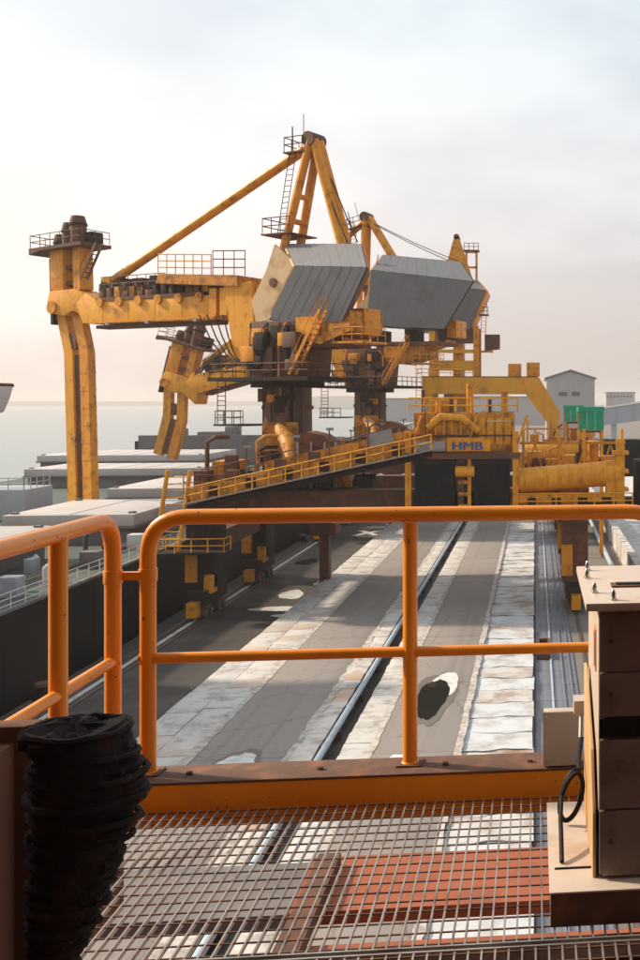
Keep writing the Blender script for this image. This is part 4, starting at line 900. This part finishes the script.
netted(3.5, 5.6, 118, 13.7, 15.6, 'left, farther green netted frame in front of the grey warehouse')
netted(4.5, 7.0, 103, 13.1, 15.5, 'right, larger green netted frame beside the yellow post')

# ------------------------------------------------------------------ far buildings
def warehouse():
    t = thing('warehouse', 'grey gabled warehouse standing behind the green netting', 'building', (15, 400, 0))
    MB().prism([(4.6, 400, 0), (23.8, 400, 0), (23.8, 400, 25.2), (14.2, 400, 28.2), (4.6, 400, 25.2)], (0, 40, 0)).build('wall', 'farwall', t, smooth=False)
    rf = MB().prism([(3.9, 399, 25.1), (14.2, 399, 28.4), (24.5, 399, 25.1), (24.5, 399, 25.7), (14.2, 399, 29.0), (3.9, 399, 25.7)], (0, 42, 0)).build('roof', 'clad', t, smooth=False)
    for x in (9.6, 14.8):
        w = MB().box(x, x + 3.0, 399.7, 399.98, 18.5, 20.0).build('window', 'window', t)
        for k in (1, 2): MB().box(x + k - .06, x + k + .06, 399.6, 399.7, 18.5, 20).build('mullion', 'farwall', w)
    for k in range(1, 9): MB().box(4.6 + k * 2.13 - .07, 4.6 + k * 2.13 + .07, 399.86, 399.99, 0, 25).build('wall_seam', 'farwall', t)
warehouse()
g = thing('conveyor_gallery', 'blue-grey enclosed conveyor gallery rising at the right edge', 'gallery', (40, 260, 0))
ga, gb = Vector((14.5, 262, 11.5)), Vector((75, 250, 20.5))
MB().beam(ga, gb, 5, 4.4).build('gallery_wall', 'gallery', g, smooth=False)
MB().beam(ga + Vector((0, 0, 2.5)), gb + Vector((0, 0, 2.5)), 5.6, .5).build('gallery_roof', 'shipwhite', g, smooth=False)
for i in range(14):
    q = ga.lerp(gb, (i + .5) / 14); MB().beam(q + Vector((-.12, -2.62, -2.1)), q + Vector((.12, -2.62, 2.1)), .2, .3).build('gallery_rib', 'gallery', g)
for f in (.1, .4, .7, .97):
    q = ga.lerp(gb, f); MB().box(q.x - .6, q.x + .6, q.y - 1.8, q.y + 1.8, 0, q.z - 2.2).build('trestle', 'gallery', g)
for i, (x, y, w, h, lb) in enumerate(((64, 900, 26, 24, 'pale hazy shed on the skyline at the right edge'), (-48, 700, 60, 19, 'long hazy shed seen between the cranes at the horizon'),
                                      (-140, 800, 70, 18, 'long hazy shed seen left of the second crane column'))):
    t = thing('distant_building', lb, 'building', (x, y, 0), 'hazy skyline buildings')
    MB().box(x, x + w, y, y + 20, 0, h).build('wall', 'farwall', t, smooth=False)
    MB().box(x - .4, x + w + .4, y - .4, y + 20.4, h, h + 1).build('roof', 'clad', t, smooth=False)
    for k in range(int(w / 3) if w < 50 else 0): MB().box(x + .6 + k * 3, x + 2.2 + k * 3, y - .15, y + .05, h - 4, h - 2).build('window', 'window', t)
    if h > 25: MB().box(x + w * .2, x + w * .55, y + 3, y + 12, h + 1, h + 6).build('roof_house', 'farwall', t, smooth=False)

# far shore: a low breakwater on the water and hazy hills on land
struct('breakwater', MB().prism([(-5900, 5300, -4), (-700, 5000, -4), (-700, 5020, 19), (-5900, 5320, 19)], (10, 80, 0)), 'farland', smooth=False)
hv, hf = [], []; q = random.Random(4); NH = 60
for i in range(NH + 1):
    x = -700 + i * 75; hgt = 22 + 16 * math.sin(i * .33) + 9 * math.sin(i * .9 + 1) + q.uniform(-3, 3)
    hv += [(x, 2900, -1), (x, 3000, max(6, hgt)), (x, 3300, -1)]
for i in range(NH): hf += [(i * 3, i * 3 + 3, i * 3 + 4, i * 3 + 1), (i * 3 + 1, i * 3 + 4, i * 3 + 5, i * 3 + 2)]
struct('hills', MB().add(hv, hf), 'farland')

# ------------------------------------------------------------------ own unloader: the gantry under and behind the viewer
ZP = 14.464
own = thing('unloader_gantry', 'rust-red girders of the viewer\'s own crane seen through the floor grating', 'gantry', (0, 8, 0))
for x in (-24.75, 3.1):
    for y in (-4.5, 11.4):
        MB().box(x - .8, x + .8, y - .8, y + 1.6, 2.0, 8.6 if y < 0 else 9.8).build('portal_leg', 'redoxide', own, smooth=False)
        MB().box(x - .6, x + .6, y - 2.2, y + 2.2, .12, 2.0).build('bogie', 'dark', own, smooth=False)
MB().box(-2.9, 4.0, 12.1, 13.55, 9.84, 10.0).build('front_girder', 'redoxide', own, smooth=False)
MB().box(-25.6, -2.9, 12.15, 13.5, 9.80, 9.96).build('front_girder', 'coaming', own, smooth=False)
MB().box(-2.6, 4.0, 8.6, 11.35, 8.6, 10.0).build('inner_girder', 'redoxide', own, smooth=False)
MB().box(-25.6, -2.6, 8.9, 11.2, 8.6, 9.95).build('inner_girder', 'rustbrown', own, smooth=False)
MB().box(-25.6, 4.0, -5.3, -3.7, 8.6, 10.0).build('rear_girder', 'redoxide', own, smooth=False)
for x in (-4.0, 2.9): MB().box(x - .5, x + .5, -3.7, 8.6, 8.7, 9.9).build('side_girder', 'redoxide', own, smooth=False)
MB().box(-2.78, -2.5, 8.7, 13.3, 10.0, 10.16).build('girder_pipe', 'rustbrown', own)
MB().box(-16, 14, -9.0, -2.0, 10.0, 32).build('machine_house', 'rustbrown', own, smooth=False)  # unseen house, widened to darken the surfaces facing it
MB().box(-16, 14, -9.0, -.4, 17.2, 17.5).build('shade_deck', 'rustbrown', own, smooth=False)  # unseen deck added overhead to darken the cabinet front
MB().box(-2.42, -2.36, -2.0, 2.95, ZP - .4, 17.0).build('shade_wall', 'rustbrown', own, smooth=False)  # unseen wall added to keep the sun off the rope bundle
MB().box(1.9, 1.96, -2.0, .6, ZP - .4, 17.0).build('shade_wall', 'rustbrown', own, smooth=False)  # unseen wall added to cut light from the right
for x in (-1.66, 1.5): MB().box(x - .06, x + .06, -2.4, 4.10, 14.02, 14.36).build('platform_bracket', 'rustbrown', own, smooth=False)
MB().box(-1.6, 1.44, 2.82, 2.88, 14.30, 14.41).build('platform_joist', 'dark', own, smooth=False)
# rusty side plate at the left of the walkway
MB().box(-1.36, -1.27, 0.9, 2.62, ZP + .005, ZP + .70).build('side_plate', 'rustbrown', own, bevel=.006)
MB().box(-1.40, -1.23, 2.60, 2.66, ZP + .005, ZP + .74).build('plate_edge', 'rustbrown', own, bevel=.008)

# ------------------------------------------------------------------ grating platform
plat = thing('grating_platform', 'steel grating walkway in the foreground with an orange kick beam', 'walkway', (0, 2.5, ZP - .04))
for (y0, y1, pitch, off) in ((2.87, 3.915, .0365, 0.0), (0.6, 2.835, .0375, .012)):
    me = MB().box(-.0026, .0026, y0, y1, -.014, 0).mesh('bearing_bar', 'galv', (0, (y0 + y1) / 2, 0), smooth=False)
    n = int(3.06 / pitch)
    for i in range(n):
        inst('bearing_bar', me, plat, (-1.585 + off + i * pitch, (y0 + y1) / 2, ZP + rnd.uniform(-.001, .001)))
    cm = MB().box(-1.6, 1.47, -.0025, .0025, -.0045, -.0008).mesh('cross_bar', 'dirtsteel', smooth=False)
    k = int((y1 - y0) / .062)
    for i in range(k + 1):
        inst('cross_bar', cm, plat, (0, y0 + .012 + i * (y1 - y0 - .024) / k, ZP))
for y0, y1 in ((2.861, 2.868), (2.836, 2.843)):
    MB().box(-1.6, 1.47, y0, y1, ZP - .045, ZP + .002).build('banding_bar', 'galv', plat, smooth=False)
# kick beam with dirty flange
MB().box(-1.66, 1.5, 3.92, 3.932, ZP - .06, ZP + .096).build('kick_plate', 'rail', plat, bevel=.003)
MB().box(-1.66, 1.5, 3.918, 4.105, ZP + .0965, ZP + .106).build('kick_flange', 'dirtsteel', plat, bevel=.002)
for x in (-1.32, -.83, -.35, -.02): MB().tube([(x, 4.0, ZP + .10), (x, 4.0, ZP + .117)], .012, 6).build('bolt', 'dirtsteel', plat)
MB().box(-1.70, -1.60, 0.6, 3.92, ZP - .06, ZP + .09).build('side_kick_plate', 'rail', plat, bevel=.003)

# ------------------------------------------------------------------ guard rails
RR = .0300; zt_ = ZP + 1.092; zm = ZP + .548
fr = thing('guard_railing', 'orange tubular guard rail across the front of the walkway', 'railing', (-.5, 4.03, ZP), 'orange walkway guard rails')
yb = 4.03
MB().tube(arc_path([(-1.483, yb, ZP + .1065), (-1.483, yb, zt_), (.52, yb, zt_), (.52, yb, ZP + .1065)], .15, 8), RR, 18).build('top_rail', 'rail', fr)
MB().tube([(-1.483, yb, zm), (.52, yb, zm)], .0205, 14).build('mid_rail', 'rail', fr)
MB().tube([(-.491, yb, ZP + .1065), (-.491, yb, zt_)], .0285, 16).build('post', 'rail', fr)
for x in (-1.483, -.491, .52): MB().box(x - .05, x + .05, yb - .045, yb + .045, ZP + .1062, ZP + .113).build('foot_plate', 'dirtsteel', fr)
for x in (-1.483, -.491):
    MB().tube([(x - .03, yb, zm), (x + .03, yb, zm)], .0235, 12).build('weld_collar', 'rail', fr)
for x, z, r in ((-.491, zt_ - .029, .031), (-.491, ZP + .114, .032), (-1.483, ZP + .114, .034)):
    MB().tube([(x, yb, z - .006), (x, yb, z), (x, yb, z + .004)], [r, r + .003, r], 16).build('weld_bead', 'rail', fr)
lf = thing('guard_railing', 'orange tubular guard rail along the left side of the walkway', 'railing', (-1.6, 2.5, ZP), 'orange walkway guard rails')
xl = -1.6
MB().tube(arc_path([(xl, 4.0, ZP + .03), (xl, 4.0, zt_), (xl, .9, zt_), (xl, .9, ZP + .03)], .14, 8), RR, 18).build('top_rail', 'rail', lf)
MB().tube([(xl, 4.0, zm), (xl, .9, zm)], .0205, 14).build('mid_rail', 'rail', lf)
for y in (3.56, 2.56, 1.6): MB().tube([(xl, y, ZP + .03), (xl, y, zt_)], .0295, 16).build('post', 'rail', lf)
br_ = MB().box(-1.6, -1.483, 4.0, 4.03, ZP + .855, ZP + .885); br_.tube([(xl, 4.0, ZP + .845), (xl, 4.0, ZP + .895)], .034, 14); br_.tube([(-1.483, 4.03, ZP + .845), (-1.483, 4.03, ZP + .895)], .034, 14)
tag(br_.build('rail_clamp', 'rail', bevel=.002), 'small orange clamp joining the corner posts of the two guard rails', 'clamp')

# ------------------------------------------------------------------ electrical cabinet and its plinth
cb_ = thing('electrical_cabinet', 'beige steel cabinet with bolted lid at the right of the walkway', 'cabinet', (.55, 3.25, ZP))
cx0, cx1, cy0, cy1 = .190, 1.05, 2.985, 3.56
pz = ZP + .107
MB().box(.045, 1.05, 2.925, 3.58, ZP + .003, pz - .006).build('plinth', 'dirtsteel', cb_, bevel=.004)
MB().box(.042, 1.05, 2.922, 3.583, pz - .0058, pz).build('plinth_top', 'beige', cb_, bevel=.002)
MB().box(.060, .185, 3.065, 3.072, pz - .001, pz + .004).build('plinth_seam', 'cable', cb_, smooth=False)
body = MB().box(cx0 + .012, cx1, cy0 + .012, cy1, pz + .004, ZP + .915).build('body', 'beige', cb_, bevel=.004)
z_seams = [ZP + .12, ZP + .315, ZP + .527, ZP + .592, ZP + .727, ZP + .905]
for i, m in enumerate(('brownpanel', 'brownpanel', 'black', 'brownpanel', 'brownpanel')):
    MB().box(cx0 + .002, cx1 + .002, cy0, cy0 + .011, z_seams[i] + .003, z_seams[i + 1] - .003).build('front_panel', m, cb_, bevel=.002)
MB().box(cx0, cx0 + .0118, cy0 + .014, cy1, pz + .2, ZP + .912).build('side_panel', 'beige', cb_, bevel=.002)
for z in (ZP + .22, ZP + .66, ZP + .82):
    MB().tube([(.225, cy0 - .004, z), (.225, cy0 + .004, z)], .007, 10).build('panel_screw', 'dirtsteel', cb_)
for z in (ZP + .25, ZP + .42):
    MB().box(.42, .54, cy0 - .004, cy0 + .001, z, z + .008).build('vent_slot', 'cable', cb_)
lid = MB().box(.150, cx1 + .03, cy0 - .030, 3.635, ZP + .916, ZP + .940).build('lid', 'beige', cb_, bevel=.004)
for x, y in ((.185, 3.54), (.175, 3.38), (.185, 3.12), (.235, 3.0)):
    b = MB().tube([(x, y, ZP + .940), (x, y, ZP + .946)], .012, 10).build('washer', 'chrome', lid)
    MB().tube([(x, y, ZP + .946), (x, y, ZP + .960), (x, y, ZP + .970), (x, y, ZP + .974)], [.008, .008, .006, .002], 10).build('bolt', 'chrome', b)
hd = MB().box(.245, .375, 3.20, 3.265, ZP + .9405, ZP + .946).build('lid_handle_recess', 'rustbrown', lid, bevel=.002)
MB().box(.262, .360, 3.218, 3.248, ZP + .946, ZP + .950).build('recess_slot', 'cable', hd)
vs_ = MB().box(.186, .1895, 3.10, 3.17, ZP + .70, ZP + .83).build('side_slot', 'rail', cb_, bevel=.001)
MB().box(.1845, .1862, 3.118, 3.150, ZP + .712, ZP + .818).build('slot_opening', 'dirtsteel', vs_)
# cut gusset standing against the cabinet's left side
MB().prism([(.172, 3.52, pz + .001), (.172, 3.00, pz + .001), (.172, 3.00, ZP + .30), (.172, 3.10, ZP + .46), (.172, 3.44, ZP + .62), (.172, 3.52, ZP + .62)], (.010, 0, 0)).build('gusset_plate', 'cream', cb_, bevel=.003)
MB().box(.182, .1895, 3.30, 3.34, ZP + .3, ZP + .34).build('gusset_spacer', 'beige', cb_)

jb = thing('junction_box', 'small beige junction box standing on the kick beam beside the cabinet', 'electrical box', (.11, 3.97, ZP + .106))
MB().box(.035, .175, 3.935, 4.000, ZP + .1065, ZP + .318).build('box_body', 'beige', jb, bevel=.006)
MB().box(.030, .180, 3.925, 3.934, ZP + .112, ZP + .322).build('box_cover', 'beige', jb, bevel=.003)
for x in (.045, .165):
    for z in (.13, .305): MB().tube([(x, 3.926, ZP + z), (x, 3.921, ZP + z)], .005, 8).build('screw', 'chrome', jb)
MB().tube([(.165, 3.96, ZP + .31), (.165, 3.96, ZP + .345)], .016, 10).build('cable_gland', 'beige', jb)

# looped black cable
cab = [(.160, 3.55, ZP + .31), (.152, 3.48, ZP + .295)]
loop = []
for i in range(34):
    t = 2 * math.pi * (i / 24) + 1.25
    loop.append((.122 + .034 * math.cos(t) + .018 * math.sin(t), 3.40 - .0012 * i, ZP + .205 + .082 * math.sin(t)))
tail = [(.088, 3.34, ZP + .22), (.083, 3.26, ZP + .185), (.083, 3.17, ZP + .15), (.083, 3.10, ZP + .114)]
ct = thing('coiled_cable', 'black cable looped between the junction box and the cabinet plinth', 'cable', (.1, 3.4, ZP + .107))
MB().tube([(.168, 3.66, ZP + .44), (.170, 3.62, ZP + .40), (.166, 3.58, ZP + .34)] + cab + loop, .0085, 8).build('cable_loop', 'cable', ct)
MB().tube([loop[-1]] + tail, .0075, 8).build('cable_tail', 'cable', ct)
MB().tube([(.170, 3.62, ZP + .405), (.166, 3.58, ZP + .335)], .013, 10).build('cable_clip', 'chrome', ct)
MB().box(.140, .185, 3.60, 3.68, ZP + .41, ZP + .46).build('cable_bracket', 'beige', ct)

# ------------------------------------------------------------------ bundle of dark rope coils at the left edge
bd_ = thing('rope_bundle', 'dark brown stack of ribbed rope coils at the left edge of the walkway', 'rope', (-.98, 2.25, ZP))
prof = [(0.0, .036), (.20, .034), (.32, .044), (.45, .076), (.58, .106), (.68, .126), (.74, .128), (.80, .120), (.868, .098)]
def pr(z):
    for (a, ra), (b, rb) in zip(prof[:-1], prof[1:]):
        if a <= z <= b: return ra + (rb - ra) * (z - a) / (b - a)
    return .098
n = 55
XB = -1.066
for i in range(n):
    z = .012 + i * .0153; ring = []; q = random.Random(i * 7 + 1)
    tx, ty = q.uniform(.0, .09), q.uniform(-.05, .05); ph = [q.uniform(0, 6.28) for _ in range(3)]
    ro = pr(z) * .85 + (q.uniform(-.014, .004) if i % 3 else q.uniform(.002, .010)); rad = []
    for k in range(40):
        t = 2 * math.pi * k / 40
        r = ro * (1 + .025 * math.sin(2 * t + ph[0]) + .025 * math.sin(6 * t + ph[1])) + q.uniform(-.0032, .0032)
        ring.append((XB + pr(z) * .9 + r * math.cos(t), 2.25 + r * .8 * math.sin(t), ZP + z - tx * r * math.cos(t) + ty * r * math.sin(t) + q.uniform(-.0012, .0012)))
        rad.append(.0078 + q.uniform(-.0016, .0016))
    MB().tube(ring, rad, 6, True).build('rope_coil', 'rubber', bd_)
zc_ = (0, .2, .4, .6, .72, .80, .826)
MB().tube([(XB + pr(z) * .9, 2.25, ZP + .002 + z) for z in zc_], [pr(z) * .79 for z in zc_], 18).build('bundle_core', 'rubber', bd_)
q = random.Random(77); NT, NR = 30, 5; vs, fs = [(XB + .09, 2.25, ZP + .846)], []
for j in range(1, NR + 1):
    for k in range(NT):
        t = 2 * math.pi * k / NT; r = .108 * j / NR * (1 + q.uniform(-.07, .07))
        vs.append((XB + .092 + r * math.cos(t), 2.25 + .82 * r * math.sin(t), ZP + .846 - .12 * r * math.cos(t) - .020 * (j / NR) ** 3 + q.uniform(-.008, .008)))
fs += [(0, 1 + k, 1 + (k + 1) % NT) for k in range(NT)]
for j in range(NR - 1):
    for k in range(NT): a, b = 1 + j * NT + k, 1 + j * NT + (k + 1) % NT; fs.append((a, a + NT, b + NT, b))
o0 = len(vs); vs2 = [(x, y, z - .022) for x, y, z in vs]; fs2 = [tuple(i + o0 for i in f[::-1]) for f in fs]
rim = [1 + (NR - 1) * NT + k for k in range(NT)]
MB().add(vs + vs2, fs + fs2 + [(rim[k], rim[(k + 1) % NT], o0 + rim[(k + 1) % NT], o0 + rim[k]) for k in range(NT)]).build('crumpled_top', 'rubber', bd_, smooth=False)

# ------------------------------------------------------------------ haze over the harbour
hz = MB().box(-6100, 5600, -3100, 6100, -10.5, 62).build('haze', 'sea', smooth=False)
hz.data.materials.clear()
hm = bpy.data.materials.new('harbour haze'); hm.use_nodes = True
hn, hl = hm.node_tree.nodes, hm.node_tree.links
hn.clear(); ho = hn.new('ShaderNodeOutputMaterial'); hp_ = hn.new('ShaderNodeVolumePrincipled')
hp_.inputs['Color'].default_value = (0.95, 0.90, 0.88, 1); hp_.inputs['Density'].default_value = 0.00027; hp_.inputs['Anisotropy'].default_value = 0.2
hl.new(hp_.outputs['Volume'], ho.inputs['Volume'])
hz.data.materials.append(hm); tag(hz, kind='stuff')
